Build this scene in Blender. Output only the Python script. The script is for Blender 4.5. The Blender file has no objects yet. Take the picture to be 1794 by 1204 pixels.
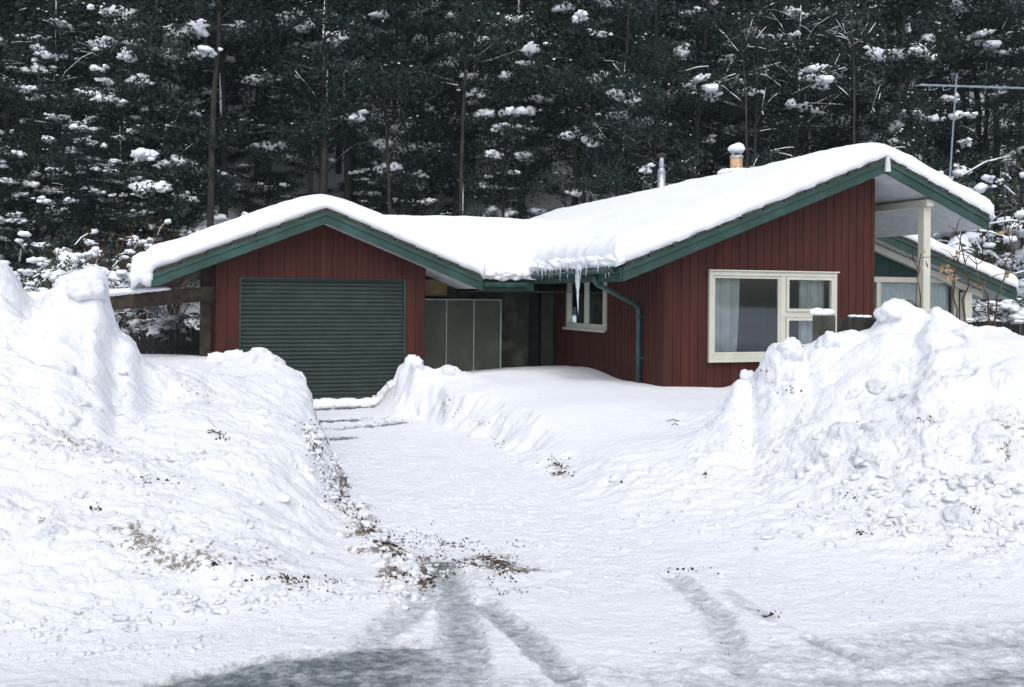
import bpy, math, random
import numpy as np
from mathutils import Vector, Matrix, noise as mnoise

S = bpy.context.scene
COL = S.collection
F, PX0, PY0, ROLL, EYE = 1742.0, 897.0, 520.0, 0.0080, 1.65
YAW = math.radians(19.0)
CU, SU = math.cos(YAW), math.sin(YAW)

# ------------------------------------------------------------------ camera
cam_d = bpy.data.cameras.new('camera')
cam = bpy.data.objects.new('camera', cam_d); COL.objects.link(cam)
cam_d.sensor_width = 36.0
cam_d.lens = F / 1794.0 * 36.0
cam_d.shift_y = -(602.0 - PY0) / 1794.0
cam_d.clip_start = 0.05; cam_d.clip_end = 1500.0
cam.matrix_world = Matrix.Translation((0, 0, EYE)) @ Matrix.Rotation(math.radians(90), 4, 'X') @ Matrix.Rotation(ROLL, 4, 'Z')
S.camera = cam

def ray(px, py):
    """direction (x/y, z/y) of a point of the photograph"""
    xi = (px - PX0) / F; yi = (PY0 - py) / F
    return xi * math.cos(ROLL) - yi * math.sin(ROLL), xi * math.sin(ROLL) + yi * math.cos(ROLL)
def at(px, py, Y):
    a, b = ray(px, py)
    return Vector((a * Y, Y, EYE + b * Y))
def proj(X, Y, Z):
    xx = X / Y; zz = (Z - EYE) / Y
    return (PX0 + F * (xx * math.cos(ROLL) + zz * math.sin(ROLL)), PY0 - F * (-xx * math.sin(ROLL) + zz * math.cos(ROLL)))
def h2w(u, v, z):
    return Vector((u * CU - v * SU, u * SU + v * CU, z))

# ------------------------------------------------------------------ mesh builder
class MB:
    def __init__(s): s.v = []; s.f = []
    def box(s, x0, x1, y0, y1, z0, z1):
        n = len(s.v)
        s.v += [(x0,y0,z0),(x1,y0,z0),(x1,y1,z0),(x0,y1,z0),(x0,y0,z1),(x1,y0,z1),(x1,y1,z1),(x0,y1,z1)]
        s.f += [(n,n+3,n+2,n+1),(n+4,n+5,n+6,n+7),(n,n+1,n+5,n+4),(n+1,n+2,n+6,n+5),(n+2,n+3,n+7,n+6),(n+3,n,n+4,n+7)]
        return s
    def hexa(s, p):
        n = len(s.v); s.v += [tuple(q) for q in p]
        s.f += [(n,n+3,n+2,n+1),(n+4,n+5,n+6,n+7),(n,n+1,n+5,n+4),(n+1,n+2,n+6,n+5),(n+2,n+3,n+7,n+6),(n+3,n,n+4,n+7)]
        return s
    def prism(s, poly, fn0, fn1):
        """poly list of 2D points, fn0/fn1 turn them into the two end faces"""
        n = len(s.v); k = len(poly)
        s.v += [tuple(fn0(*p)) for p in poly] + [tuple(fn1(*p)) for p in poly]
        s.f.append(tuple(range(n, n + k))[::-1]); s.f.append(tuple(range(n + k, n + 2 * k)))
        for i in range(k):
            j = (i + 1) % k
            s.f.append((n + i, n + j, n + k + j, n + k + i))
        return s
    def tube(s, pts, rad, sides=6, cap=True):
        pts = [Vector(p) for p in pts]
        if not hasattr(rad, '__len__'): rad = [rad] * len(pts)
        n0 = len(s.v)
        d0 = (pts[1] - pts[0]).normalized()
        up = Vector((0,0,1)) if abs(d0.z) < 0.9 else Vector((1,0,0))
        a = d0.cross(up).normalized()
        for i, p in enumerate(pts):
            d = (pts[min(i+1, len(pts)-1)] - pts[max(i-1, 0)])
            if d.length < 1e-9: d = d0
            d.normalize()
            a = (a - d * a.dot(d))
            if a.length < 1e-6: a = d.orthogonal()
            a.normalize(); b = d.cross(a)
            for k in range(sides):
                t = 2 * math.pi * k / sides
                s.v.append(tuple(p + (a * math.cos(t) + b * math.sin(t)) * rad[i]))
        for i in range(len(pts) - 1):
            for k in range(sides):
                m = (k + 1) % sides
                s.f.append((n0+i*sides+k, n0+i*sides+m, n0+(i+1)*sides+m, n0+(i+1)*sides+k))
        if cap:
            s.f.append(tuple(n0 + k for k in range(sides))[::-1])
            e = n0 + (len(pts)-1)*sides
            s.f.append(tuple(e + k for k in range(sides)))
        return s
    def blob(s, c, r, rng, sub=1, jit=0.18):
        vs, fs = ICO[sub]
        n = len(s.v)
        ph = rng.random() * 50
        for q in vs:
            k = 1 + jit * 2.2 * mnoise.noise(Vector((q[0]*1.6+ph, q[1]*1.6, q[2]*1.6))) + jit * 0.5 * (rng.random() - .5)
            s.v.append((c[0]+q[0]*r[0]*k, c[1]+q[1]*r[1]*k, c[2]+q[2]*r[2]*k))
        s.f += [(a+n, b+n, d+n) for a, b, d in fs]
        return s
    def build(s, name, m, parent=None, off=None, smooth=False, bevel=0):
        me = bpy.data.meshes.new(name)
        v = s.v if off is None else [(p[0]-off[0], p[1]-off[1], p[2]-off[2]) for p in s.v]
        me.from_pydata(v, [], s.f)
        if isinstance(m, (list, tuple)):
            for q in m: me.materials.append(q)
        else: me.materials.append(m)
        if smooth: me.polygons.foreach_set('use_smooth', [True] * len(me.polygons))
        me.update()
        o = bpy.data.objects.new(name, me); COL.objects.link(o)
        if parent is not None: o.parent = parent
        if bevel:
            md = o.modifiers.new('bevel', 'BEVEL'); md.width = bevel; md.segments = 2; md.limit_method = 'ANGLE'
        return o

def ico(sub):
    t = (1 + 5 ** .5) / 2
    vs = [Vector(p).normalized() for p in [(-1,t,0),(1,t,0),(-1,-t,0),(1,-t,0),(0,-1,t),(0,1,t),(0,-1,-t),(0,1,-t),(t,0,-1),(t,0,1),(-t,0,-1),(-t,0,1)]]
    fs = [(0,11,5),(0,5,1),(0,1,7),(0,7,10),(0,10,11),(1,5,9),(5,11,4),(11,10,2),(10,7,6),(7,1,8),(3,9,4),(3,4,2),(3,2,6),(3,6,8),(3,8,9),(4,9,5),(2,4,11),(6,2,10),(8,6,7),(9,8,1)]
    for _ in range(sub):
        c = {}; nf = []
        def mid(a, b):
            k = (min(a,b), max(a,b))
            if k not in c: vs.append(((vs[a]+vs[b])/2).normalized()); c[k] = len(vs)-1
            return c[k]
        for a,b,d in fs:
            x, y, z = mid(a,b), mid(b,d), mid(d,a)
            nf += [(a,x,z),(b,y,x),(d,z,y),(x,y,z)]
        fs = nf
    return [tuple(v) for v in vs], fs
ICO = [ico(0), ico(1), ico(2), ico(3)]

def tag(o, label=None, cat=None, group=None, kind=None):
    if label: o['label'] = label
    if cat: o['category'] = cat
    if group: o['group'] = group
    if kind: o['kind'] = kind
    return o
def empty(name, loc, rz=0):
    o = bpy.data.objects.new(name, None); COL.objects.link(o)
    o.location = loc; o.rotation_euler = (0, 0, rz); o.empty_display_size = .3
    return o

# ------------------------------------------------------------------ materials
def mat(name, col, rough=.7, var=.12, scale=6, bump=0, bscale=60, spec=.3, col2=None, thr=(.45,.65), metal=0, stretch=(1,1,1), detail=5):
    m = bpy.data.materials.new(name); m.use_nodes = True
    nt = m.node_tree; N = nt.nodes; L = nt.links; b = N['Principled BSDF']
    b.inputs['Roughness'].default_value = rough
    b.inputs['Specular IOR Level'].default_value = spec
    b.inputs['Metallic'].default_value = metal
    tc = N.new('ShaderNodeTexCoord'); mp = N.new('ShaderNodeMapping'); L.new(tc.outputs['Object'], mp.inputs[0])
    mp.inputs['Scale'].default_value = stretch
    nz = N.new('ShaderNodeTexNoise'); nz.inputs['Scale'].default_value = scale; nz.inputs['Detail'].default_value = detail
    L.new(mp.outputs[0], nz.inputs['Vector'])
    r = N.new('ShaderNodeValToRGB'); L.new(nz.outputs['Fac'], r.inputs[0])
    c2 = col2 or tuple(min(1, c * (1 + var * 2)) for c in col)
    c1 = col if col2 else tuple(c * (1 - var) for c in col)
    r.color_ramp.elements[0].position = thr[0]; r.color_ramp.elements[1].position = thr[1]
    r.color_ramp.elements[0].color = (*c1, 1); r.color_ramp.elements[1].color = (*c2, 1)
    L.new(r.outputs[0], b.inputs['Base Color'])
    if bump:
        n2 = N.new('ShaderNodeTexNoise'); n2.inputs['Scale'].default_value = bscale; n2.inputs['Detail'].default_value = 4
        L.new(mp.outputs[0], n2.inputs['Vector'])
        bp = N.new('ShaderNodeBump'); bp.inputs['Strength'].default_value = bump; bp.inputs['Distance'].default_value = .02
        L.new(n2.outputs['Fac'], bp.inputs['Height']); L.new(bp.outputs[0], b.inputs['Normal'])
    return m

M = {}
M['red'] = mat('red_stained_timber', (.043,.0105,.0070), .85, col2=(.062,.0165,.0110), thr=(.36,.68), scale=7, stretch=(1,1,.10), bump=.25, bscale=40)
M['teal'] = mat('teal_paint', (.021,.056,.049), .55, var=.15, scale=3, bump=.05)
M['door'] = mat('dark_teal_roller_steel', (.0155,.029,.027), .6, var=.12, scale=4, spec=.4)
M['tealwall'] = mat('dark_teal_board', (.010,.034,.034), .7, var=.1)
M['cream'] = mat('cream_paint', (.50,.50,.43), .5, var=.03, scale=5, spec=.35)
M['soffit'] = mat('white_soffit_board', (.50,.53,.55), .8, var=.05)
M['tile'] = mat('dark_roof_tile', (.03,.035,.03), .8, var=.3, scale=20)
M['wood'] = mat('dark_weathered_timber', (.010,.0095,.009), .85, col2=(.040,.038,.032), scale=9, stretch=(1,1,.2), bump=.4)
M['beam'] = mat('brown_timber_beam', (.04,.028,.02), .8, var=.3, scale=9)
M['cupboard'] = mat('grey_green_cupboard_paint', (.045,.056,.043), .6, var=.12, scale=3)
M['trim'] = mat('pale_cupboard_trim', (.30,.33,.30), .5)
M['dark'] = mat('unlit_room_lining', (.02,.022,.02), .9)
M['greywall'] = mat('grey_green_wall_board', (.05,.055,.042), .8, var=.3, scale=4)
M['ply'] = mat('tan_plywood', (.20,.14,.07), .7, var=.15)
M['gutter'] = mat('green_gutter_paint', (.022,.060,.052), .4, var=.2, spec=.4)
M['metal'] = mat('galvanised_metal', (.45,.5,.52), .38, var=.12, scale=12, metal=.75)
M['alu'] = mat('aerial_aluminium', (.20,.25,.29), .6, var=.1, metal=.2)
M['clay'] = mat('orange_clay_pot', (.50,.32,.20), .8, var=.2)
M['brick'] = mat('dark_chimney_brick', (.06,.045,.04), .9, var=.3)
M['curtain'] = mat('white_net_curtain', (.80,.83,.84), .9, var=.06, scale=4)
M['knob'] = mat('black_knob', (.01,.01,.01), .4)
M['bark'] = mat('dark_bark', (.018,.017,.016), .9, col2=(.055,.052,.048), thr=(.4,.75), scale=8, stretch=(1,1,.3))
M['twig'] = mat('brown_twig', (.07,.045,.03), .9, var=.3)
M['leaf'] = mat('dark_green_leaf', (.006,.015,.014), .7, col2=(.024,.041,.031), thr=(.35,.7), scale=1.3, spec=.25)
M['leaf2'] = mat('blue_green_leaf', (.005,.014,.016), .7, col2=(.020,.036,.034), thr=(.35,.7), scale=1.3, spec=.25)
M['leafb'] = mat('brown_green_leaf', (.045,.035,.02), .8, col2=(.11,.08,.05), thr=(.35,.7), scale=4)
M['leaff'] = mat('shrub_leaf', (.02,.034,.018), .8, col2=(.05,.07,.035), thr=(.35,.7), scale=4)
M['dryleaf'] = mat('dry_leaf', (.35,.24,.13), .8, var=.3)
M['litter'] = mat('dark_leaf_litter', (.035,.025,.015), .9, col2=(.13,.08,.045), scale=30)

def snow_mat(name, dirt=0.0, attr=False, base=(.84,.86,.90), bump=.35):
    m = bpy.data.materials.new(name); m.use_nodes = True
    nt = m.node_tree; N = nt.nodes; L = nt.links; b = N['Principled BSDF']
    b.inputs['Roughness'].default_value = .75; b.inputs['Specular IOR Level'].default_value = .2
    tc = N.new('ShaderNodeTexCoord')
    def nz(scale, detail=6, rough=.6, st=None):
        n = N.new('ShaderNodeTexNoise'); n.inputs['Scale'].default_value = scale
        n.inputs['Detail'].default_value = detail; n.inputs['Roughness'].default_value = rough
        if st:
            mp = N.new('ShaderNodeMapping'); mp.inputs['Scale'].default_value = st
            L.new(tc.outputs['Object'], mp.inputs[0]); L.new(mp.outputs[0], n.inputs['Vector'])
        else: L.new(tc.outputs['Object'], n.inputs['Vector'])
        return n.outputs['Fac']
    def ramp(src, a, b_, ca, cb):
        r = N.new('ShaderNodeValToRGB'); L.new(src, r.inputs[0])
        r.color_ramp.elements[0].position = a; r.color_ramp.elements[1].position = b_
        r.color_ramp.elements[0].color = ca; r.color_ramp.elements[1].color = cb
        return r.outputs[0]
    def mix(fac, a, b_):
        x = N.new('ShaderNodeMix'); x.data_type = 'RGBA'
        if isinstance(fac, float): x.inputs[0].default_value = fac
        else: L.new(fac, x.inputs[0])
        for i, q in ((6, a), (7, b_)):
            if isinstance(q, tuple): x.inputs[i].default_value = q
            else: L.new(q, x.inputs[i])
        return x.outputs[2]
    def mth(op, a, b_):
        x = N.new('ShaderNodeMath'); x.operation = op; x.use_clamp = True
        for i, q in ((0, a), (1, b_)):
            if isinstance(q, (int, float)): x.inputs[i].default_value = q
            else: L.new(q, x.inputs[i])
        return x.outputs[0]
    W, K = (1,1,1,1), (0,0,0,1)
    col = ramp(nz(2.5), .3, .7, (base[0]*.95, base[1]*.96, base[2]*.97, 1), (*base, 1))
    rough = None
    if attr:
        at_ = N.new('ShaderNodeAttribute'); at_.attribute_name = 'dirt'
        aw = N.new('ShaderNodeAttribute'); aw.attribute_name = 'wet'
        # small brown specks and crumbs, more of them where the plough mixed in litter
        sp = nz(26, 5, .75)
        th = mth('MULTIPLY', at_.outputs['Fac'], .36)
        s1 = mth('ADD', sp, th)
        fleck = ramp(s1, .735, .80, K, W)
        stain = mth('MULTIPLY', ramp(nz(5, 6, .7), .42, .66, K, W), mth('MULTIPLY', at_.outputs['Fac'], .55))
        col = mix(stain, col, (.50,.45,.40,1))
        dcol = ramp(nz(60), .4, .65, (.10,.085,.06,1), (.24,.18,.13,1))
        col = mix(mth('MULTIPLY', fleck, .85), col, dcol)
        # bare wet asphalt showing through in the streaks
        st = nz(15, 10, .82, (.9, 1.2, 1))
        sub = N.new('ShaderNodeMath'); sub.operation = 'SUBTRACT'; L.new(st, sub.inputs[0]); sub.inputs[1].default_value = .5
        mu = N.new('ShaderNodeMath'); mu.operation = 'MULTIPLY'; L.new(sub.outputs[0], mu.inputs[0]); mu.inputs[1].default_value = 2.2
        gate = ramp(aw.outputs['Fac'], .02, .25, K, W)
        ad = mth('ADD', aw.outputs['Fac'], mu.outputs[0])
        w1 = mth('MULTIPLY', ad, gate)
        wet = ramp(w1, .12, .98, K, W)
        acol = ramp(nz(30, 8, .8), .3, .75, (.05,.07,.077,1), (.19,.225,.235,1))
        col = mix(wet, col, acol)
        r = N.new('ShaderNodeMapRange'); L.new(wet, r.inputs[0]); r.inputs[3].default_value = .75; r.inputs[4].default_value = .5
        L.new(r.outputs[0], b.inputs['Roughness'])
    L.new(col, b.inputs['Base Color'])
    n1 = nz(14, 8, .7)
    bp = N.new('ShaderNodeBump'); bp.inputs['Strength'].default_value = bump; bp.inputs['Distance'].default_value = .035
    L.new(n1, bp.inputs['Height']); L.new(bp.outputs[0], b.inputs['Normal'])
    return m
M['snow'] = snow_mat('ploughed_snow', attr=True, bump=.9)
M['roofsnow'] = snow_mat('smooth_roof_snow', bump=.12)
M['treesnow'] = snow_mat('clinging_snow', bump=.2, base=(.82,.85,.90))

M['forestfloor'] = mat('litter_and_thin_snow', (.03,.03,.028), .9, col2=(.60,.64,.68), thr=(.40,.54), scale=.9, bump=.3, bscale=6)
g = bpy.data.materials.new('window_glass'); g.use_nodes = True
nt = g.node_tree; nt.nodes.clear()
o_ = nt.nodes.new('ShaderNodeOutputMaterial'); mx = nt.nodes.new('ShaderNodeMixShader')
tr = nt.nodes.new('ShaderNodeBsdfTransparent'); tr.inputs[0].default_value = (.82,.88,.88,1)
gl = nt.nodes.new('ShaderNodeBsdfGlossy'); gl.inputs['Roughness'].default_value = .03; gl.inputs[0].default_value = (.8,.9,.95,1)
fr = nt.nodes.new('ShaderNodeFresnel'); fr.inputs[0].default_value = 1.9
nt.links.new(fr.outputs[0], mx.inputs[0]); nt.links.new(tr.outputs[0], mx.inputs[1]); nt.links.new(gl.outputs[0], mx.inputs[2]); nt.links.new(mx.outputs[0], o_.inputs[0])
M['glass'] = g
ic = bpy.data.materials.new('clear_ice'); ic.use_nodes = True
b = ic.node_tree.nodes['Principled BSDF']; b.inputs['Base Color'].default_value = (.85,.93,.97,1)
b.inputs['Roughness'].default_value = .15; b.inputs['Transmission Weight'].default_value = .5; b.inputs['IOR'].default_value = 1.31
nn = ic.node_tree.nodes.new('ShaderNodeTexNoise'); nn.inputs['Scale'].default_value = 30
bb = ic.node_tree.nodes.new('ShaderNodeBump'); bb.inputs['Strength'].default_value = .4
ic.node_tree.links.new(nn.outputs['Fac'], bb.inputs['Height']); ic.node_tree.links.new(bb.outputs[0], b.inputs['Normal'])
M['ice'] = ic

# ------------------------------------------------------------------ numpy noise
_rs = np.random.RandomState(7)
PERM = _rs.permutation(4096)
def _h(ix, iy, s):
    return PERM[(PERM[(ix + s * 131) & 4095] + iy * 17 + s) & 4095]
def perlin(x, y, s=0):
    ix = np.floor(x).astype(np.int64); iy = np.floor(y).astype(np.int64)
    fx = x - ix; fy = y - iy
    def gr(i, j):
        a = _h(ix + i, iy + j, s) * (2 * np.pi / 4096.0)
        return np.cos(a) * (fx - i) + np.sin(a) * (fy - j)
    u = fx**3 * (fx * (fx * 6 - 15) + 10); v = fy**3 * (fy * (fy * 6 - 15) + 10)
    return ((gr(0,0) * (1-u) + gr(1,0) * u) * (1-v) + (gr(0,1) * (1-u) + gr(1,1) * u) * v) * 1.5
def fbm(x, y, o=4, s=0, gain=.5):
    t = 0; a = 1; n = 0
    for i in range(o):
        t = t + a * perlin(x * 2**i, y * 2**i, s + i); n += a; a *= gain
    return t / n
def domes(x, y, s=0):
    """packed rounded clods: 0 in the cracks, 1 on top"""
    x = x + .35 * perlin(x * .9, y * .9, s + 50); y = y + .35 * perlin(x * .9 + 9, y * .9, s + 51)
    ix = np.floor(x).astype(np.int64); iy = np.floor(y).astype(np.int64)
    best = np.full(x.shape, 9.0); hh = np.zeros(x.shape)
    for i in (-1, 0, 1):
        for j in (-1, 0, 1):
            a = _h(ix+i, iy+j, s) / 4096.0; b = _h(ix+i, iy+j, s+9) / 4096.0; c = _h(ix+i, iy+j, s+21) / 4096.0
            d = ((ix+i+a - x)**2 + (iy+j+b - y)**2) / (.45 + .9 * c)
            m = d < best
            hh = np.where(m, c, hh); best = np.where(m, d, best)
    return np.sqrt(np.clip(1 - best * .95, 0, 1)) * (.4 + .6 * hh)
def sstep(a, b, x):
    t = np.clip((x - a) / (b - a), 0, 1); return t * t * (3 - 2 * t)

# ------------------------------------------------------------------ terrain of ploughed snow
NA, NY = 860, 900
avals = np.linspace(-.80, .80, NA)
yvals = np.exp(np.linspace(math.log(2.3), math.log(17.5), NY))
Agr, Ygr = np.meshgrid(avals, yvals)
Xg = Agr * Ygr; Yg = Ygr.copy()

CP = [ # X, Y, Z
 (-8,4.4,.02),(-5,4.4,.0),(-3,4.5,.0),(-1.5,4.5,0),(0,4.5,0),(2,4.5,0),(4,4.5,0),(7,4.5,0),(-6,3,0),(0,3,0),(6,3,0),(-2,2.3,0),(2,2.3,0),(-1.6,4.9,.0),(-.8,5.1,.0),
 (-6,5.2,.35),(-4.2,5.2,.3),(-3,5.2,.22),(-2,5.2,.13),(-1.2,5.4,.08),
 (-6.5,6,.95),(-5,6,.9),(-3.5,6,.75),(-2.5,6,.5),(-1.6,6,.3),(-1.0,6,.14),
 (-6.5,7,1.7),(-5,7,1.6),(-4,7,1.45),(-3,7,1.0),(-2.2,7,.68),(-1.5,7,.42),
 (-7,8,2.1),(-5.5,8,2.05),(-4.6,8,2.0),(-4.15,8,2.05),(-3.85,8.0,1.62),(-3.55,8,1.78),(-3.25,8,1.74),(-3.0,8,1.30),(-2.75,8,.95),(-2.2,8,.78),(-1.7,8,.6),
 (-6,9.5,1.9),(-4.6,9.5,1.6),(-3.9,9.5,1.35),(-3.4,9.5,1.0),(-2.8,9.5,.85),(-2.2,9.5,.82),
 (-5,11,1.0),(-4,11,.85),(-3,11,.86),(-2.5,11,.9),
 (-6,13,.8),(-4.5,13,.72),(-3.6,13,.74),(-3.1,13,.86),(-4.2,15,.70),(-7,15,.7),(-9,12,.9),(-10,8,1.6),(-10,15,.6),(-12,15,.5),(-12,17,.5),(-5,17,.6),(-3.4,15,.3),
 # driveway
 (-2.9,15,.02),(-2.0,15,.02),(-2.3,13.2,.0),(-1.7,13.2,0),(-1.8,11.5,0),(-1.1,11.5,0),(-1.3,9.5,0),(-.4,9.5,0),(-.9,8,0),(0,8,0),(-.3,6.8,0),(.4,6.8,0),(0,5.8,0),(-.4,5.6,0),(.8,5.8,0),(1.5,5.6,0),
 # lawn side
 (-1.75,14.3,.45),(-1.45,13.9,.74),(-1.0,13.8,.72),(-.72,13.9,.66),(-.5,14.0,.55),(0,14.8,.54),(1.0,15,.55),(-.9,12.8,.36),(-.3,12.5,.50),(-.1,11,.30),(.5,11,.42),(1.3,11,.47),(2.2,11,.47),(3,11,.5),(1,13,.55),(2.2,13,.50),(3.5,13,.46),(5,13.5,.45),(1.6,12.2,.52),(0,15.8,.5),(2,16,.5),
 (.5,9.2,.13),(1.1,9.2,.30),(1.8,9.2,.42),(.9,8,.10),(1.6,8,.25),(2.2,8,.38),(1.3,7,.06),(2.0,7,.16),(1.8,6.2,.04),(2.6,6.2,.10),(2.6,5.5,.02),(4,5.3,.03),(6,5.3,.05),
 # right heap
 (2.05,9.3,.52),(2.3,9.1,1.05),(2.55,9.0,1.02),(2.75,9.0,1.25),(3.05,9.0,1.30),(3.25,9.0,1.48),(3.5,9.0,1.55),(3.75,9.0,1.46),(4.1,9.0,1.38),(4.65,9.0,1.22),(5.4,9,1.15),(6.5,9,1.1),
 (2.4,8,.62),(2.9,8,.92),(3.5,8,1.22),(4.2,8,1.18),(5,8,1.1),(6.4,8,1.0),(2.5,7.1,.32),(3,7,.5),(3.6,7,.75),(4.4,7,.74),(5.4,7,.7),(3,6.3,.18),(3.7,6.3,.30),(4.6,6.3,.33),(5.8,6.2,.3),
 (2.4,10.2,.60),(3,10.2,.75),(3.7,10.2,.95),(4.6,10.2,.9),(6,10.2,.8),(4,11.5,.55),(6,11.5,.5),(8,9,.9),(9,13,.5),(7,15,.45),(12,15,.4),(12,17,.4),(10,8,.6),
]
CPa = np.array(CP)
def rbf_fit(P):
    d = np.sqrt(((P[:,None,:2] - P[None,:,:2])**2).sum(-1) + .05)
    A = d + np.eye(len(P)) * -.02
    n = len(P); B = np.zeros((n+1, n+1)); B[:n,:n] = A; B[:n,n] = 1; B[n,:n] = 1
    return np.linalg.solve(B, np.append(P[:,2], 0))
Wt = rbf_fit(CPa)
def Hs(X, Y):
    t = np.full(X.shape, Wt[-1])
    for (x, y, z), w in zip(CPa, Wt[:-1]):
        t = t + w * np.sqrt((X-x)**2 + (Y-y)**2 + .05)
    return t
LE = np.array([(-.45,5.0),(-.72,6.0),(-1.33,7.9),(-1.96,10.1),(-2.42,11.8),(-3.05,13.8),(-3.42,15.3),(-3.9,17.5)])
RE = np.array([(1.2,5.0),(.62,6.4),(.36,8.7),(-.20,11.0),(-.95,12.7),(-1.72,14.2),(-2.05,15.3),(-2.6,17.5)])
def lex(Y): return np.interp(Y, LE[:,1], LE[:,0])
def rex(Y): return np.interp(Y, RE[:,1], RE[:,0])

H = np.clip(Hs(Xg, Yg), 0, None)
wob = .10 * perlin(Yg * 2.1, Xg * 2.1, 5) + .05 * perlin(Yg * 6, Xg * 6, 6)
dL = lex(Yg) - Xg + wob      # >0 left of the drive
dR = Xg - rex(Yg) + wob
near = 1 - sstep(6.0, 8.2, Yg)
wL = .22 + .9 * near
wR = .55 + .8 * near
farm = sstep(4.9, 5.7, Yg)
cut = np.maximum(sstep(0, 1, dL / wL), sstep(0, 1, dR / np.where(Yg > 12.5, .3, wR)))
cut = 1 - (1 - cut) * farm
# a cut wall: stands steep at the far end of the drive
H = H * cut
steep = sstep(0, .22, dL) * sstep(7.6, 9.5, Yg) * (1 - sstep(14.7, 15.1, Yg))
H = np.maximum(H, steep * .86 * np.clip(np.interp(Yg, [7.6,9,11,13,15], [.4,.68,.92,.92,.80]), 0, 1) * (dL < 1.5) * (1 - sstep(.8, 1.5, dL)))
# single blocks standing up on the crests: X, Y, radius x, radius y, height, squareness
for bx, by, rx, ry, hh, pw in [(-2.98,12.6,.16,.25,.18,5),(-1.38,13.75,.16,.2,.16,5),(-.86,13.8,.14,.2,.08,4),(-1.1,13.8,.10,.2,.04,4),(-4.25,8.0,.28,.3,.26,4),
        (2.42,9.0,.17,.2,.20,4),(2.10,9.1,.09,.12,.20,3),(2.22,9.15,.07,.1,.12,3),(3.50,8.95,.21,.2,.22,5),(2.95,8.95,.16,.2,.10,4),(2.75,8.9,.10,.2,.05,4),(3.95,9.0,.16,.2,.08,4),(4.35,9,.14,.2,.06,4),
        (-3.3,8.0,.34,.3,.16,4),(-2.95,8.3,.12,.2,.12,4),(3.3,7.6,.30,.22,.12,4),(3.9,7.45,.34,.25,.12,4),(4.6,7.7,.32,.25,.12,4)]:
    r = (np.abs((Xg-bx+.3*wob)/rx)**2 + np.abs((Yg-by+.3*wob)/ry)**2)
    H = H + hh * np.exp(-r**(pw/2))
ext = sstep(.80, .70, np.abs(Agr)) if False else 1
# heap crests: bring each stretch of crest to its surveyed height, far smoother towards the foot of the slope
def cconv(v, sg):
    n_ = int(sg*3)+1; k = np.exp(-(np.arange(-n_, n_+1)/sg)**2/2); k /= k.sum()
    return np.convolve(np.pad(v, n_, 'edge'), k, 'valid')
def crest(Z, prof, ylo, yhi, fin, fout, fine=4, broad=38):
    pr = np.array(prof, float); cols = PX0 + F * avals
    tg = (PY0 - np.interp(cols, pr[:,0], pr[:,1])) / F + avals * ROLL
    sel = (Yg > ylo) & (Yg < yhi)
    el = np.where(sel, (Z - EYE) / Yg, -9); am = cconv(Yg[el.argmax(0), np.arange(NA)], 12); el = el.max(0)
    w_ = sstep(pr[0,0]-16, pr[0,0]+6, cols) * (1 - sstep(pr[-1,0]-6, pr[-1,0]+16, cols))
    dz = cconv((tg - el) * w_, fine); db = cconv(dz, broad)
    wy = sstep(fin, ylo+.9, Yg) * (1 - sstep(yhi, fout, Yg))
    wn = np.exp(-((Yg - am[None,:]) / .95)**2) if fine < 10 else 0
    return Z + Yg * (db[None,:] + (dz - db)[None,:] * wn) * wy
PR = [([(-250,420),(5,452),(22,468),(38,510),(60,522),(78,520),(92,498),(130,480),(176,474),(184,520),(190,565),(205,578),(233,592),(243,620),(262,636),(300,642),(345,652),(380,665)], 6.6, 9.4, 4.9, 11.2),
 ([(246,640),(300,642),(330,636),(380,632),(428,630),(442,618),(478,617),(486,640),(494,655),(500,672)], 9.5, 14.2, 7.8, 16),
 ([(684,682),(692,662),(706,638),(722,630),(738,630),(745,644),(760,642),(798,638),(806,650),(820,654),(900,649),(960,652),(1012,665),(1040,663),(1160,670),(1272,677)], 11.8, 15.2, 11.0, 16.8),
 ([(1288,679),(1298,675),(1312,672),(1328,670),(1338,640),(1348,612),(1368,600),(1392,598),(1412,616),(1424,606),(1440,584),(1480,576),(1512,580),(1532,566),(1541,535),(1560,523),(1592,525),(1608,540),(1640,541),(1668,548),(1684,566),(1720,569),(1750,576),(1794,592),(1900,606),(2100,620)], 7.3, 10.6, 5.3, 11.6)]
for _ in range(3):
    for p_ in PR: H = crest(H, *p_)
H = np.clip(H, 0, None)
# roughness of each stretch
heap = sstep(.10, .75, H)
lawn = sstep(0, .6, dR) * (1 - sstep(1.2, 2.0, Xg - .12*(Yg-9))) * sstep(8.0, 10.0, Yg)
lawn = np.maximum(lawn, sstep(-1.3, -.9, Xg) * sstep(9.8, 11, Yg) * sstep(.3, .9, dR) * (Yg < 30))
mound = np.exp(-(((Xg+1.15)/.6)**2 + ((Yg-13.6)/.9)**2)**2)
lawn = lawn * (1 - mound)
behindL = sstep(.7, 1.3, dL) * sstep(10.0, 11.5, Yg)
smooth = np.clip(np.maximum(lawn, behindL), 0, 1)
drive = (1 - cut) * farm
gx = np.gradient(H, axis=1) / np.gradient(Xg, axis=1)
gy = np.gradient(H, axis=0) / np.gradient(Yg, axis=0) - gx * Agr
ln = np.sqrt(gx**2 + gy**2 + 1); nx, ny, nz_ = -gx/ln, -gy/ln, 1/ln
rough = heap * (1 - .96 * smooth)
toe = sstep(.0, .15, H) * (1 - smooth)
sx = Xg + H * .6; sy = Yg + H * .9
sv_ = H * .5
rag = np.clip(.5+1.5*fbm(sx*.8, sy*.8, 2, 23), .25, 1.2)       # some stretches crumbly, others packed
disp = rough * (.06 * (domes(sx*1.8, sy*1.8, 1) - .5) + .11 * fbm(sx*1.2, sy*1.2, 4, 3, .5))
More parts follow.
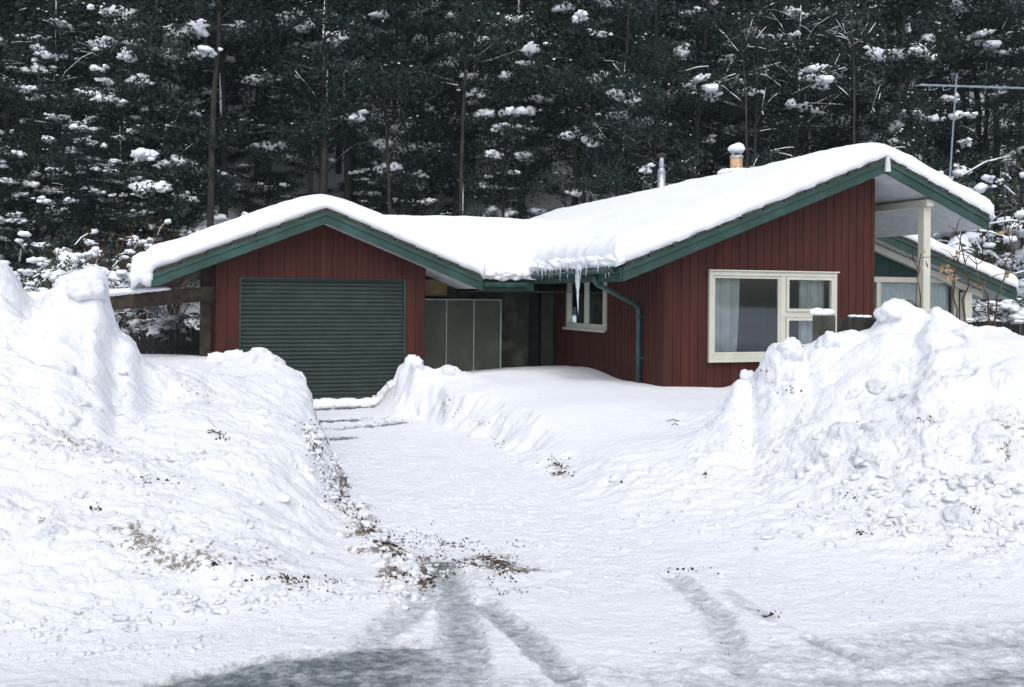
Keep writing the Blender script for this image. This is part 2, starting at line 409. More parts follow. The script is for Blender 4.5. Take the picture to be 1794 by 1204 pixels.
disp += (.25 * toe + .75 * rough) * rag * (.050 * (domes(sx*4.4+sv_, sy*4.4, 11) - .45) + .060 * fbm(sx*3.6, sy*3.6, 5, 17, .66))
disp += (.45 * toe + .55 * rough + .05) * rag * (.016 * (domes(sx*9.5, sy*9.5, 12) - .4) + .040 * fbm(sx*8, sy*8, 6, 13, .74) - .03 * np.clip(.12-np.abs(fbm(sx*3.1, sy*3.1, 3, 24)), 0, 1)/.12*.8)
disp += (.5 * toe + .5 * rough + .1) * rag * .012 * (domes(sx*20, sy*20, 19) - .4)
disp += (1 - smooth) * (1 - rough) * (.012 * fbm(Xg*7, Yg*9, 6, 15, .7) + .012 * fbm(Xg*2, Yg*2, 2, 16))
disp += drive * .022 * np.clip(fbm(Xg*5, Yg*5, 5, 25, .7), -.2, 1) * sstep(5, 6, Yg)
disp += smooth * .015 * fbm(Xg*.9, Yg*.9, 3, 14)
disp += toe * (1 - .8 * rough) * .05 * np.clip(domes(sx*7, sy*8, 31) - .35, 0, 1)
# the ploughed ridge of lumps along the left edge of the drive and across its mouth
edge = np.exp(-((dL - .02)/.16)**2) * sstep(5.3, 6, Yg) * (1 - sstep(13.8, 14.6, Yg))
mouth = np.exp(-((Yg - 5.55 - .12*perlin(Xg*1.5, Yg, 8))/.18)**2) * sstep(-4.2,-3.2, Xg) * (1 - sstep(-.5, .1, Xg))
disp += (edge * .11 + mouth * .06) * domes(sx*6, sy*6, 33)
tail = np.exp(-((Yg - 5.95 + .35*(Xg-.05))/.16)**2) * sstep(-.6,-.3, Xg) * (1 - sstep(.1,.35, Xg))
disp += tail * .03 * domes(sx*8, sy*8, 34)
# low rim of swept snow before the garage door
lip = np.exp(-((Yg - 14.95 - .3256/.9455*(Xg+2.9))/.10)**2) * (np.abs(Xg+2.6) < 1.8) 
disp += lip * (.05 + .07 * domes(Xg*6, Yg*6, 35))
disp = disp * 1.0
Px = Xg + nx * disp; Py = Yg + ny * disp; Pz = H + nz_ * disp
for p_ in PR: Pz = crest(Pz, *p_, fine=14, broad=30)
# tyre tracks pressed in the packed snow: polylines on the ground, half width, depth of wetness
def seg_d(X, Y, pts):
    best = np.full(X.shape, 9.0)
    for (x0,y0),(x1,y1) in zip(pts[:-1], pts[1:]):
        dx, dy = x1-x0, y1-y0; t = np.clip(((X-x0)*dx + (Y-y0)*dy) / (dx*dx+dy*dy), 0, 1)
        best = np.minimum(best, np.hypot(X-x0-t*dx, Y-y0-t*dy))
    return best
def gpt(px, py):
    a, bb_ = ray(px, py); Y = -EYE / bb_; return (a*Y, Y)
wet = np.zeros(Xg.shape)
for pts, hw, amt in [
    ([(770,985),(800,1060),(815,1130),(810,1240),(805,1400)], .12, .62),
    ([(850,1060),(905,1105),(975,1170),(1060,1260)], .085, .58),
    ([(760,1030),(700,1090),(600,1160),(480,1260)], .12, .44),
    ([(1180,1010),(1260,1080),(1290,1150),(1330,1260)], .10, .42),
    ([(1275,1040),(1345,1085)], .06, .34),
    ([(1420,1120),(1485,1150),(1530,1172)], .05, .52),
    ([(1345,1085),(1420,1120)], .05, .22)]:
    d = seg_d(Xg, Yg, [gpt(*p) for p in pts])
    wet = np.maximum(wet, amt * (1 - sstep(hw*.2, hw*1.7, d + .35*hw*fbm(Xg*5, Yg*5, 3, 92))))
# worn carriageway: bare at the near left; wet plus painted lens falloff at the near right
yb = np.interp(Xg, [-6,-2.3,-1.75,-1.2,-.8,-.3,.3], [3.5,3.88,4.12,4.42,4.62,4.76,4.5])
yb = yb + .17*fbm(Xg*2.2, Yg*4, 5, 97, .65)
wet = np.maximum(wet, (.86+.25*fbm(Xg*3, Yg*7, 4, 98)) * (1 - sstep(-.05, .07, Yg - yb)) * (1 - sstep(-.6, .15, Xg)))
yr = np.interp(Xg, [-.2,.3,1.0,1.7,2.4,6], [4.3,4.55,4.75,4.95,5.25,5.4])
wet = np.maximum(wet, .42 * (1 - sstep(-.45, .25, Yg - yr)) * (.6+.8*np.clip(fbm(Xg*1.2, Yg*3, 3, 95)+.4, 0, 1)))
wet = np.maximum(wet, (.70) * (1 - sstep(-.7, .0, Yg - np.interp(Xg, [.6,1.4,2.0,2.6,5],[4.1,4.5,4.85,5.2,5.4]))) * sstep(.6, 2.0, Xg) * (.55+.9*np.clip(fbm(Xg*1.5, Yg*5, 4, 99)+.45, 0, 1)))
# bare concrete strips before the garage door
for p0, p1, hw, amt in [((505,716),(650,712),.20,1.25),((520,738),(610,735),.17,1.1),((590,750),(700,742),.14,.8),((560,768),(610,765),.14,.8)]:
    d = seg_d(Xg, Yg, [gpt(*p0), gpt(*p1)]) + .16*fbm(Xg*1.8, Yg*5, 4, 101) + .05*np.abs(fbm(Xg*6, Yg*14, 3, 102))
    wet = np.maximum(wet, amt * (1 - sstep(hw*.4, hw*1.3, d)))
wet = np.maximum(wet, .17*(1-sstep(4.6, 6.2, Yg))*np.clip(.6+1.2*fbm(Xg*.7, Yg*2.2, 4, 96), 0, 1.3))
wet *= (1 - sstep(.10, .2, H))
mw = np.exp(-(((Xg+.22)/.45)**2 + ((Yg-5.95)/.55)**2)**2)
wet = np.maximum(wet, .22 * mw)
# dirt mixed in by the plough
brk = np.clip(.25+1.6*fbm(Xg*2.6, Yg*3.4, 4, 91), 0, 1)
foot = np.exp(-((Yg-5.6)/1.0)**2) * (np.clip(.15+1.8*fbm(Xg*1.1, Yg*1.6, 4, 93), 0, 1))
footR = np.exp(-((Yg-7.0)/1.1)**2) * (Xg > 1.5) * sstep(.06, .15, H) * np.clip(.0+1.6*fbm(Xg*1.1, Yg*1.6, 4, 94), 0, 1)
dirt = .14*foot + .26*footR + .25 * toe * (1 - smooth) * (1 - sstep(5.5, 9.5, Yg)*.6) + .95 * edge*np.clip(brk+.35,0,1) + .50 * mouth*brk + .95 * mw*np.clip(brk+.2,0,1) + .8 * tail*brk
dirt += .35 * np.clip(fbm(Xg*.9, Yg*.9, 3, 41)*2, 0, 1) * (1 - smooth) * toe
dirt += .26 * np.clip(.15+fbm(Xg*1.3, Yg*2.5, 4, 42)*2, 0, 1) * (H < .12)
dR2 = np.exp(-((dR - .15)/.25)**2) * sstep(8, 9.5, Yg)
dirt += .45 * dR2 * np.clip(fbm(Xg*2.3, Yg*2.3, 2, 43)*3, 0, 1)
dirt = np.clip(dirt, 0, 1)

trk = sstep(.12, .45, wet) * (H < .1) * sstep(3.0, 3.6, Yg)
Pz = Pz - .016*trk + .02*trk*(1-trk)*4*(.4+.6*domes(Xg*9, Yg*9, 103))
def grid_obj(name, fmask, m):
    idx = np.arange(NA*NY).reshape(NY, NA)
    q = np.stack([idx[:-1,:-1], idx[:-1,1:], idx[1:,1:], idx[1:,:-1]], -1)[fmask].reshape(-1, 4)
    used, inv = np.unique(q.ravel(), return_inverse=True)
    co = np.stack([Px.ravel()[used], Py.ravel()[used], Pz.ravel()[used]], 1)
    me = bpy.data.meshes.new(name)
    me.vertices.add(len(used)); me.vertices.foreach_set('co', co.astype(np.float32).ravel())
    nf = len(q); me.loops.add(nf*4); me.loops.foreach_set('vertex_index', inv.astype(np.int32).ravel())
    me.polygons.add(nf); me.polygons.foreach_set('loop_start', np.arange(0, nf*4, 4, dtype=np.int32))
    me.polygons.foreach_set('loop_total', np.full(nf, 4, dtype=np.int32))
    me.polygons.foreach_set('use_smooth', np.ones(nf, dtype=bool))
    for an, arr in (('dirt', dirt), ('wet', wet)):
        a = me.attributes.new(an, 'FLOAT', 'POINT'); a.data.foreach_set('value', arr.ravel()[used].astype(np.float32))
    me.update(calc_edges=True); me.materials.append(m)
    o = bpy.data.objects.new(name, me); COL.objects.link(o)
    return o
fc = lambda A: A[:-1,:-1]
fx, fy, fh = fc(Xg), fc(Yg), fc(H)
isroad = fy < (5.0 + .05*np.sin(fx*3))
isdrive = ~isroad & (fc(dL) < .0) & (fc(dR) < .10)
isleft = ~isroad & ~isdrive & (fc(dL) >= 0.0) & (fx < lex(fy)+.5)
rheap = ~isroad & ~isdrive & ~isleft & (fx > np.interp(fy, [5,6.3,8,9.3,10.6,11.2,12], [1.6,1.9,2.0,1.95,2.3,3.2,9])) & (fy < 11.6)
rest = ~isroad & ~isdrive & ~isleft & ~rheap
tag(grid_obj('road', isroad, M['snow']), kind='structure')
tag(grid_obj('driveway', isdrive, M['snow']), kind='structure')
tag(grid_obj('lawn', rest, M['snow']), kind='structure')
tag(grid_obj('snow_bank', isleft, M['snow']), 'tall lumpy ploughed snow bank left of the cleared driveway, in front of the garage', 'snow bank')
tag(grid_obj('snow_bank', rheap, M['snow']), 'big ploughed snow heap with grey blocks, right of the driveway before the paling fence', 'snow bank')

def ground_hit(px, py, ymin=2.6):
    a, bb_ = ray(px, py)
    i = int(round((a + .8) / 1.6 * (NA-1))); i = max(0, min(NA-1, i))
    for j in range(NY):
        if Py[j,i] < ymin: continue
        X, Y, Z = Px[j,i], Py[j,i], Pz[j,i]
        if proj(X, Y, Z)[1] <= py: return Vector((X, Y, Z))
    return Vector((Px[-1,i], Py[-1,i], Pz[-1,i]))
def zat(X, Y):
    i = int(round((X/Y + .8) / 1.6 * (NA-1))); j = int(round((math.log(Y/2.3)) / math.log(17.5/2.3) * (NY-1)))
    i = max(0, min(NA-1, i)); j = max(0, min(NY-1, j)); return float(Pz[j,i])

# ------------------------------------------------------------------ far ground and wooded hill
def hillz(X, Y):
    t = np.clip(Y - 24 - 1.5*np.sin(X*.13), 0, None)
    z = .62 * np.sqrt(t*t + 9) - 1.86 + .8 * perlin(X*.08, Y*.08, 60) * np.clip(t/8, 0, 1) + .35*perlin(X*.4, Y*.4, 61)*np.clip(t/8, 0, 1)
    return z + .30 * np.clip((Y-17.5)/3, 0, 1)
gx_ = np.linspace(-150, 150, 301)
gyv = np.concatenate([[-150,-80,-30,-10,0,2.3], np.linspace(4,17,8), np.linspace(17.6,140,200)])
GX, GY = np.meshgrid(gx_, gyv)
GZ = np.where(GY < 17.55, -.12, hillz(GX, GY))
# keep the far sheet level with the detailed one where they meet
me = bpy.data.meshes.new('ground')
vv = np.stack([GX, GY, GZ], -1).reshape(-1, 3); n = GX.shape[1]
idx = np.arange(vv.shape[0]).reshape(GX.shape)
ff = np.stack([idx[:-1,:-1], idx[:-1,1:], idx[1:,1:], idx[1:,:-1]], -1).reshape(-1, 4)
flat = (vv[ff][:,:,1].max(1) < 17.7)
def sub_mesh(name, sel, m):
    me = bpy.data.meshes.new(name); me.from_pydata(vv.tolist(), [], ff[sel].tolist()); me.materials.append(m)
    me.polygons.foreach_set('use_smooth', [True]*len(me.polygons))
    o = bpy.data.objects.new(name, me); COL.objects.link(o); return o
tag(sub_mesh('ground', flat, M['roofsnow']), kind='structure')
tag(sub_mesh('hillside', ~flat, M['forestfloor']), kind='structure')
def hz(X, Y): return float(hillz(np.array([X*1.0]), np.array([Y*1.0]))[0])

# ------------------------------------------------------------------ house
BU, BV = 6.0, 15.0
house = empty('house', h2w(BU, BV, 0), YAW)
tag(house, 'long low red timber house with attached garage, teal fascias and snow-covered gabled roofs', 'house')
OFF = (BU, BV, 0)
def hp(mb, name, m, parent=None, **k): return mb.build(name, M[m] if isinstance(m, str) else m, parent or house, OFF, **k)
E = EYE
GV, GRu, GRz, Gp = 15.20, 2.236, E+1.32, .40       # garage roof: front edge v, ridge u, ridge z, pitch
GL, GR_ = -.22, 4.71
WV, WRu, WRz, Wp = 12.14, 10.0, E+2.11, .39        # wing roof
WL, WR_ = 5.74, 11.95
MV, MR = 15.0, 15.45                                # main right slope
MRp = .345
CV, CZ, CRv = 15.5, E+.33, 17.7                     # link roof eave v, z and ridge v
GBACK, WBACK = 22.5, 25.0

def slope_slab(mb, uR, zR, uE, zE, v0, v1, top, bot):
    P = [(uR, zR-top), (uE, zE-top), (uE, zE-bot), (uR, zR-bot)]
    mb.prism(P, lambda u, z: (u, v0, z), lambda u, z: (u, v1, z)); return mb
gz = lambda u: GRz - Gp*abs(u-GRu)
wz = lambda u: WRz - Wp*abs(u-WRu) if u < WRu else WRz - .41*(u-WRu)
mz = lambda u: WRz - MRp*(u-WRu)

def roof_plane(uR, zR, uE, zE, v0, v1, soff=True, barge=True, vsoff=None):
    # tiles with a stepped front edge
    r = MB(); n = 24
    slope_slab(r, uR, zR, uE, zE, v0, v1, 0, .035)
    k = int(abs(uE-uR)/.33)
    for i in range(k):
        ta, tb = i/k, (i+.93)/k
        ua, ub = uR+(uE-uR)*ta, uR+(uE-uR)*tb; za, zb = zR+(zE-zR)*ta, zR+(zE-zR)*tb
        r.prism([(ua,za+.002),(ub,zb+.018),(ub,zb-.045),(ua,za-.045)], lambda u, z: (u, v0-.055, z), lambda u, z: (u, v0-.002, z))
    hp(r, 'roof', 'tile')
    if barge:
        f = MB(); slope_slab(f, uR, zR, uE, zE, v0-.03, v0, .045, .235)
        slope_slab(f, uR, zR, uE, zE, v0-.05, v0-.031, .045, .105)
        hp(f, 'fascia', 'teal')
    if soff:
        sf = MB(); slope_slab(sf, uR, zR, uE, zE, v0+.003, v1-.3, .19, .205)
        hp(sf, 'soffit', 'soffit')
roof_plane(GRu, GRz, GL, gz(GL), GV, GBACK)
roof_plane(GRu, GRz, GR_, gz(GR_), GV, GBACK)
roof_plane(WRu, WRz, WL, wz(WL), WV, WBACK)
roof_plane(WRu, WRz, WR_, wz(WR_), WV, MV+.2)
roof_plane(WRu, WRz-.003, MR, mz(MR), MV, WBACK)
# side fascias and gutters of the eaves
f = MB(); f.box(WL-.03, WL, WV, CV, wz(WL)-.235, wz(WL)-.04); hp(f, 'fascia', 'teal')
f = MB(); f.box(GR_, GR_+.03, GV, CV, gz(GR_)-.235, gz(GR_)-.04); hp(f, 'fascia', 'teal')
f = MB(); f.box(GL-.03, GL, GV, GBACK, gz(GL)-.235, gz(GL)-.04); hp(f, 'fascia', 'teal')
f = MB(); f.box(GR_+.03, WL-.03, CV-.03, CV, CZ-.235, CZ-.03); hp(f, 'fascia', 'teal')
def gutter(pts, r=.055):
    mb = MB()
    (a, b) = [Vector(p) for p in pts]; d = (b-a).normalized(); s = d.cross(Vector((0,0,1)))
    prof = [(-1,0),(-1,-.7),(-.7,-1.3),(.7,-1.3),(1,-.7),(1,0),(.85,0),(.85,-.6),(.6,-1.1),(-.6,-1.1),(-.85,-.6),(-.85,0)]
    n = len(mb.v)
    mb.prism(prof, lambda x, z: a+s*x*r+Vector((0,0,z*r)), lambda x, z: b+s*x*r+Vector((0,0,z*r)))
    return mb
hp(gutter([(WL-.09, WV+.02, wz(WL)-.05), (WL-.09, CV-.1, wz(WL)-.08)]), 'gutter', 'gutter')
hp(gutter([(GR_+.1, CV-.09, CZ-.10), (WL-.16, CV-.09, CZ-.10)]), 'gutter', 'gutter')
r = MB(); 
def lk(u, v): return (u, v, CZ + .4*(v-CV))
pl = [(GR_, CV), (WL, CV), (7.67, CRv), (2.5, CRv)]
n = 0
r.v += [(u, v, CZ+.4*(v-CV)) for u, v in pl] + [(u, v, CZ+.4*(v-CV)-.12) for u, v in pl]
r.f += [(0,1,2,3),(7,6,5,4)] + [(i, i+4, (i+1)%4+4, (i+1)%4) for i in range(4)]
pl2 = [(2.5, CRv+.002), (7.67, CRv+.002), (6.2, 21.0), (3.9, 21.0)]
r.v += [(u, v, CZ+.4*(CRv-CV)-.4*(v-CRv)) for u, v in pl2] + [(u, v, CZ+.4*(CRv-CV)-.4*(v-CRv)-.12) for u, v in pl2]
r.f += [(8,9,10,11),(15,14,13,12)] + [(8+i, 8+i+4, 8+(i+1)%4+4, 8+(i+1)%4) for i in range(4)]
hp(r, 'roof', 'tile')
sf = MB(); sf.box(GR_+.04, 6.5, CV+.02, 16.8, CZ-.25, CZ-.235); hp(sf, 'ceiling', 'greywall')
# ridge cap at the wing's apex: the pale finial
f = MB(); f.prism([(-.045,0),(.045,0),(.03,.16),(.015,.24),(-.015,.24),(-.03,.16)], lambda x, z: (WRu+x, WV-.09, WRz-.22+z), lambda x, z: (WRu+x, WV-.056, WRz-.22+z))
hp(f, 'finial', 'soffit')

# board walls ------------------------------------------------------------
def board_wall(name, m, along, a0, a1, const, zb, zt, openings=(), pitch=.15, gap=.014, thick=.03, face=-1, style='groove'):
    """vertical boards; along 'u' or 'v'; face -1 looks to smaller const"""
    mb = MB(); rng = random.Random(int(a0*100)+int(const*10))
    def box(p, q, zz0, zz1a, zz1b, d0, d1):
        if q - p < .004: return
        if along == 'u': mk = lambda a, d, z: (a, const + d, z)
        else: mk = lambda a, d, z: (const + d, a, z)
        mb.hexa([mk(p,d0,zz0), mk(q,d0,zz0), mk(q,d1,zz0), mk(p,d1,zz0), mk(p,d0,zz1a), mk(q,d0,zz1b), mk(q,d1,zz1b), mk(p,d1,zz1a)])
    def spans(p, q, d0, d1):
        cuts = sorted(set([p, q] + [x for o in openings for x in o[:2] if p < x < q]))
        for c0, c1 in zip(cuts[:-1], cuts[1:]):
            mid = (c0+c1)/2; o = [w for w in openings if w[0] <= mid <= w[1]]
            if o:
                w = o[0]
                if w[2] > zb: box(c0, c1, zb, w[2], w[2], d0, d1)
                if w[3] < min(zt(c0), zt(c1)): box(c0, c1, w[3], zt(c0), zt(c1), d0, d1)
            else: box(c0, c1, zb, zt(c0), zt(c1), d0, d1)
    a = a0
    while a < a1 - 1e-4:
        b = min(a + pitch, a1)
        j = rng.uniform(-.0015, .0015)
        if style == 'groove':
            d0, d1 = (0+j, thick) if face < 0 else (-thick, 0+j)
            spans(a, b-gap, d0, d1)
            d0, d1 = (.012, thick) if face < 0 else (-thick, -.012)
            spans(b-gap, b, d0, d1)
        else:   # batten
            d0, d1 = (0, thick) if face < 0 else (-thick, 0)
            spans(a, b-gap*3, d0, d1)
            d0, d1 = (-.022+j, thick) if face < 0 else (-thick, .022+j)
            spans(b-gap*3, b, d0, d1)
        a = b
    return hp(mb, name, m)
FV = 15.62
DU0, DU1, DZ = 1.0, 3.59, 1.915
board_wall('wall', 'red', 'u', DU0, DU1, FV, DZ, lambda u: gz(u)-.207, pitch=.185, gap=.022, style='batten')
board_wall('wall', 'red', 'u', .66, DU0, FV-.004, 0, lambda u: gz(u)-.207, pitch=.17)
board_wall('wall', 'red', 'u', DU1, 3.90, FV-.004, 0, lambda u: gz(u)-.207, pitch=.155)
board_wall('wall', 'red', 'v', FV+.03, GBACK-.4, .66, 0, lambda v: gz(.66)-.207, face=-1)
board_wall('wall', 'red', 'v', FV+.03, GBACK-.4, 3.90, 0, lambda v: gz(3.9)-.207, face=1)
board_wall('wall', 'red', 'u', .69, 3.87, GBACK-.43, 0, lambda u: gz(u)-.207)
# roller door
d = MB(); nr = 30; zs = np.linspace(0.0, DZ, nr*8+1)
prof = [FV+.10 - .012*abs(math.sin(math.pi*z*nr/DZ))**.7 + (.006 if (i % 8) in (0,) else 0) for i, z in enumerate(zs)]
for i, z in enumerate(zs): d.v += [(DU0+.01, prof[i], z), (DU1-.01, prof[i], z)]
for i in range(len(zs)-1): d.f.append((2*i, 2*i+1, 2*i+3, 2*i+2))
door = hp(d, 'garage_door', 'door')
t = MB(); t.box(DU0-.02, DU0+.03, FV+.04, FV+.13, 0, DZ); t.box(DU1-.03, DU1+.02, FV+.04, FV+.13, 0, DZ); t.box(DU0+.03, DU1-.03, FV+.035, FV+.07, DZ-.02, DZ+.03)
hp(t, 'door_frame', 'gutter')
# wing
WU, WU1, WF = 6.59, 10.17, 12.54
BW = (7.30, 9.44, .78, 2.02)        # big window opening
SW = (14.50, 16.10, 1.14, 1.98)     # side window opening
board_wall('wall', 'red', 'u', WU, WU1, WF, 0, lambda u: wz(u)-.207, [BW], pitch=.135, gap=.010)
board_wall('wall', 'red', 'v', WF+.031, 16.83, WU, 0, lambda v: wz(WU)-.207, [SW], pitch=.115, gap=.014, face=-1)
board_wall('wall', 'red', 'v', WF+.031, 15.42, WU1, 0, lambda v: wz(WU1)-.207, face=1)
c = MB(); c.box(WU-.012, WU+.03, WF-.012, WF+.03, 0, wz(WU)-.24); hp(c, 'corner_board', 'red')
board_wall('wall', 'red', 'v', 16.86, WBACK-.4, WU, 0, lambda v: wz(WU)-.207, face=-1)
# main part, teal gable wall on the terrace
TW = (10.35, 14.45, .75, 1.98)
board_wall('wall', 'tealwall', 'u', WU1+.002, 14.72, 15.45, 0, lambda u: mz(u)-.21, [TW], pitch=.9, gap=.006)
board_wall('wall', 'red', 'v', 15.49, WBACK-.4, 14.72, 0, lambda v: mz(14.72)-.207, face=1)
board_wall('wall', 'red', 'u', WU+.03, 14.69, WBACK-.43, 0, lambda u: min(wz(u) if u < WRu else 99, mz(u) if u > WRu else 99)-.207)
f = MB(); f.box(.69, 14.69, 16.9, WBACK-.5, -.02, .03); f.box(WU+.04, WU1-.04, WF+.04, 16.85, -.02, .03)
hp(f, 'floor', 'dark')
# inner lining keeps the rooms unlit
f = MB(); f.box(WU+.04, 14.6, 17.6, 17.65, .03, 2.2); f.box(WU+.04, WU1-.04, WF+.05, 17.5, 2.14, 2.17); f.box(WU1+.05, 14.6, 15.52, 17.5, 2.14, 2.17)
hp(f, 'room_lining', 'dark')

def rect_frame(mb, mk, a0, a1, z0, z1, w, d0, d1, wb=None):
    wb = wb or w
    def B(p, q, zz0, zz1):
        mb.hexa([mk(p,d0,zz0), mk(q,d0,zz0), mk(q,d1,zz0), mk(p,d1,zz0), mk(p,d0,zz1), mk(q,d0,zz1), mk(q,d1,zz1), mk(p,d1,zz1)])
    B(a0, a0+w, z0, z1); B(a1-w, a1, z0, z1); B(a0+w, a1-w, z1-w, z1); B(a0+w, a1-w, z0, z0+wb)
def bar(mb, mk, p, q, z0, z1, d0, d1):
    mb.hexa([mk(p,d0,z0), mk(q,d0,z0), mk(q,d1,z0), mk(p,d1,z0), mk(p,d0,z1), mk(q,d0,z1), mk(q,d1,z1), mk(p,d1,z1)])
def curtain(mk, a0, a1, z0, z1, d, parent, seed=0, gather=0):
    mb = MB(); rng = random.Random(seed); n = 60; ph = rng.random()*6
    for zi in range(9):
        t = zi/8; z = z0+(z1-z0)*t
        for i in range(n+1):
            s = i/n; a = a0+(a1-a0)*s*(1-gather*(1-t)**1.5*(-.12))
            mb.v.append(mk(a, d+.022*math.sin(s*34*(a1-a0)+ph+.5*math.sin(s*9))+.010*math.sin(s*61+3*t), z))
    for zi in range(8):
        for i in range(n):
            k = zi*(n+1)+i; mb.f.append((k, k+1, k+n+2, k+n+1))
    hp(mb, 'curtain', 'curtain', parent, smooth=True)
def pane(mk, a0, a1, z0, z1, d, parent):
    mb = MB(); mb.v += [mk(a0,d,z0), mk(a1,d,z0), mk(a1,d,z1), mk(a0,d,z1)]; mb.f.append((0,1,2,3))
    hp(mb, 'pane', 'glass', parent)
# big front window
mk = lambda a, d, z: (a, WF+d, z)
w = MB(); a0, a1, z0, z1 = BW
rect_frame(w, mk, a0-.015, a1+.015, z0-.02, z1+.02, .062, -.045, .05, .08)
am = a0 + (a1-a0)*.555
bar(w, mk, am-.012, am+.075, z0+.06, z1-.042, -.038, .045)
zt_ = z0 + (z1-z0)*.505
bar(w, mk, am+.075, a1-.047, zt_-.03, zt_+.055, -.036, .045)
win = hp(w, 'window', 'cream', bevel=.004)
s = MB()
rect_frame(s, mk, a0+.05, am-.014, z0+.062, z1-.044, .034, -.028, .03)
rect_frame(s, mk, am+.078, a1-.05, zt_+.058, z1-.046, .042, -.056, .02)
rect_frame(s, mk, am+.078, a1-.05, z0+.062, zt_-.033, .042, -.056, .02)
hp(s, 'sash', 'cream', win)
s = MB(); s.box(a0-.04, a1+.04, WF-.085, WF-.046, z0-.045, z0-.005); hp(s, 'sill', 'cream', win)
s = MB(); s.box(a0-.04, a1+.04, WF-.07, WF-.046, z1+.022, z1+.042); hp(s, 'head_flashing', 'cream', win)
pane(mk, a0+.084, am-.048, z0+.096, z1-.078, .0, win)
pane(mk, am+.12, a1-.092, zt_+.10, z1-.088, -.01, win)
pane(mk, am+.12, a1-.092, z0+.104, zt_-.075, -.01, win)
curtain(mk, a0+.05, a0+.62, z0+.04, z1, .16, win, 3, -.9)
curtain(mk, a1-.52, a1-.05, z0+.04, z1, .16, win, 5)
# side window
mk = lambda a, d, z: (WU+d, a, z)
w = MB(); a0, a1, z0, z1 = SW
rect_frame(w, mk, a0-.015, a1+.015, z0-.02, z1+.02, .07, -.045, .05, .09)
bar(w, mk, (a0+a1)/2-.045, (a0+a1)/2+.045, z0+.07, z1-.05, -.03, .04)
win2 = hp(w, 'window', 'cream', bevel=.004)
s = MB(); s.box(WU-.09, WU-.046, a0-.05, a1+.05, z0-.05, z0-.01); hp(s, 'sill', 'cream', win2)
pane(mk, a0+.055, (a0+a1)/2-.045, z0+.07, z1-.05, .0, win2)
pane(mk, (a0+a1)/2+.045, a1-.055, z0+.07, z1-.05, .0, win2)
curtain(mk, a1-.36, a1-.06, z0+.02, z1, .12, win2, 8)
# terrace windows
mk = lambda a, d, z: (a, 15.45+d, z)
w = MB(); a0, a1, z0, z1 = TW
rect_frame(w, mk, a0-.17, a1+.02, z0-.02, z1+.10, .10, -.045, .05)
for q in (11.05, 12.55, 13.6): bar(w, mk, a0+(q-10.35), a0+(q-10.35)+.09, z0+.08, z1+.0, -.035, .04)
win3 = hp(w, 'window', 'cream', bevel=.004)
pane(mk, a0-.07, a1-.08, z0+.08, z1, .0, win3)
curtain(mk, a0-.1, a0+.18, z0, z1, .14, win3, 11)
curtain(mk, 12.2, 14.4, z0, z1, .14, win3, 12)
# terrace post, beam, raking trim, corner post
p = MB(); p.box(10.82, 10.95, 12.24, 12.37, 0, wz(10.88)-.33); hp(p, 'post', 'cream', bevel=.006)
p = MB(); p.box(10.81, 10.94, 12.17, 15.42, wz(10.88)-.328, wz(10.88)-.225); hp(p, 'beam', 'cream')
p = MB(); slope_slab(p, 10.2, mz(10.2), 14.95, mz(14.95), 15.30, 15.42, .235, .36); hp(p, 'raking_beam', 'cream')
p = MB(); p.box(14.45, 14.62, 15.22, 15.36, 0, mz(14.6)-.365); hp(p, 'post', 'cream', bevel=.006)
p = MB(); p.box(10.81, 10.85, 12.2, 15.4, .0, .01); 
# breezeway: back wall, cupboards, dark doorway sheet, panel
board_wall('wall', 'greywall', 'u', 3.935, 6.12, 16.84, 0, lambda u: 2.35, pitch=.9, gap=.006)
p = MB(); p.box(6.14, 6.36, 17.0, 17.04, 0, 2.3); hp(p, 'doorway_shade_sheet', 'dark')  # dark sheet stands for the unlit gap of the open doorway
p = MB(); p.box(6.36, 6.58, 16.80, 16.86, 0, 2.3); hp(p, 'door_jamb', 'cupboard')
cupb = MB(); cupb.box(3.94, 5.44, 16.42, 16.8, 0, 1.60); cupb = hp(cupb, 'cupboard', 'greywall')
for x0_, x1_ in ((3.97,4.46),(4.475,4.945),(4.96,5.43)):
    p = MB(); p.box(x0_, x1_, 16.395, 16.419, .06, 1.58); hp(p, 'cupboard_door', 'cupboard', cupb)
p = MB()
for x_ in (4.46, 4.945): p.box(x_+.001, x_+.014, 16.385, 16.418, .06, 1.58)
p.box(5.432, 5.452, 16.385, 16.418, .06, 1.58); p.box(3.95, 5.452, 16.385, 16.418, 1.582, 1.602); hp(p, 'trim', 'trim', cupb)
for x_ in (4.42, 4.515, 5.39):
    p = MB(); p.blob((x_, 16.38, 1.08), (.016,.016,.016), random.Random(1), 1, .0); hp(p, 'knob', 'knob', cupb)
p = MB(); p.box(3.94, 4.50, 16.5, 16.78, 1.66, 1.93); hp(p, 'plywood_panel', 'ply')
# downpipe
zg = wz(WL)-.12
p = MB(); p.tube([(WL-.06,12.90,zg),(WL-.06,12.90,zg-.09),(WL-.02,12.93,zg-.14),(WU-.14,13.2,1.56),(WU-.07,13.23,1.50),(WU-.06,13.23,1.40),(WU-.06,13.23,.0)], .038, 10)
dp = hp(p, 'downpipe', 'gutter', smooth=True)
for z_ in (1.36, .75):
    p = MB(); p.box(WU-.105, WU-.001, 13.18, 13.28, z_, z_+.03); hp(p, 'bracket', 'gutter', dp)
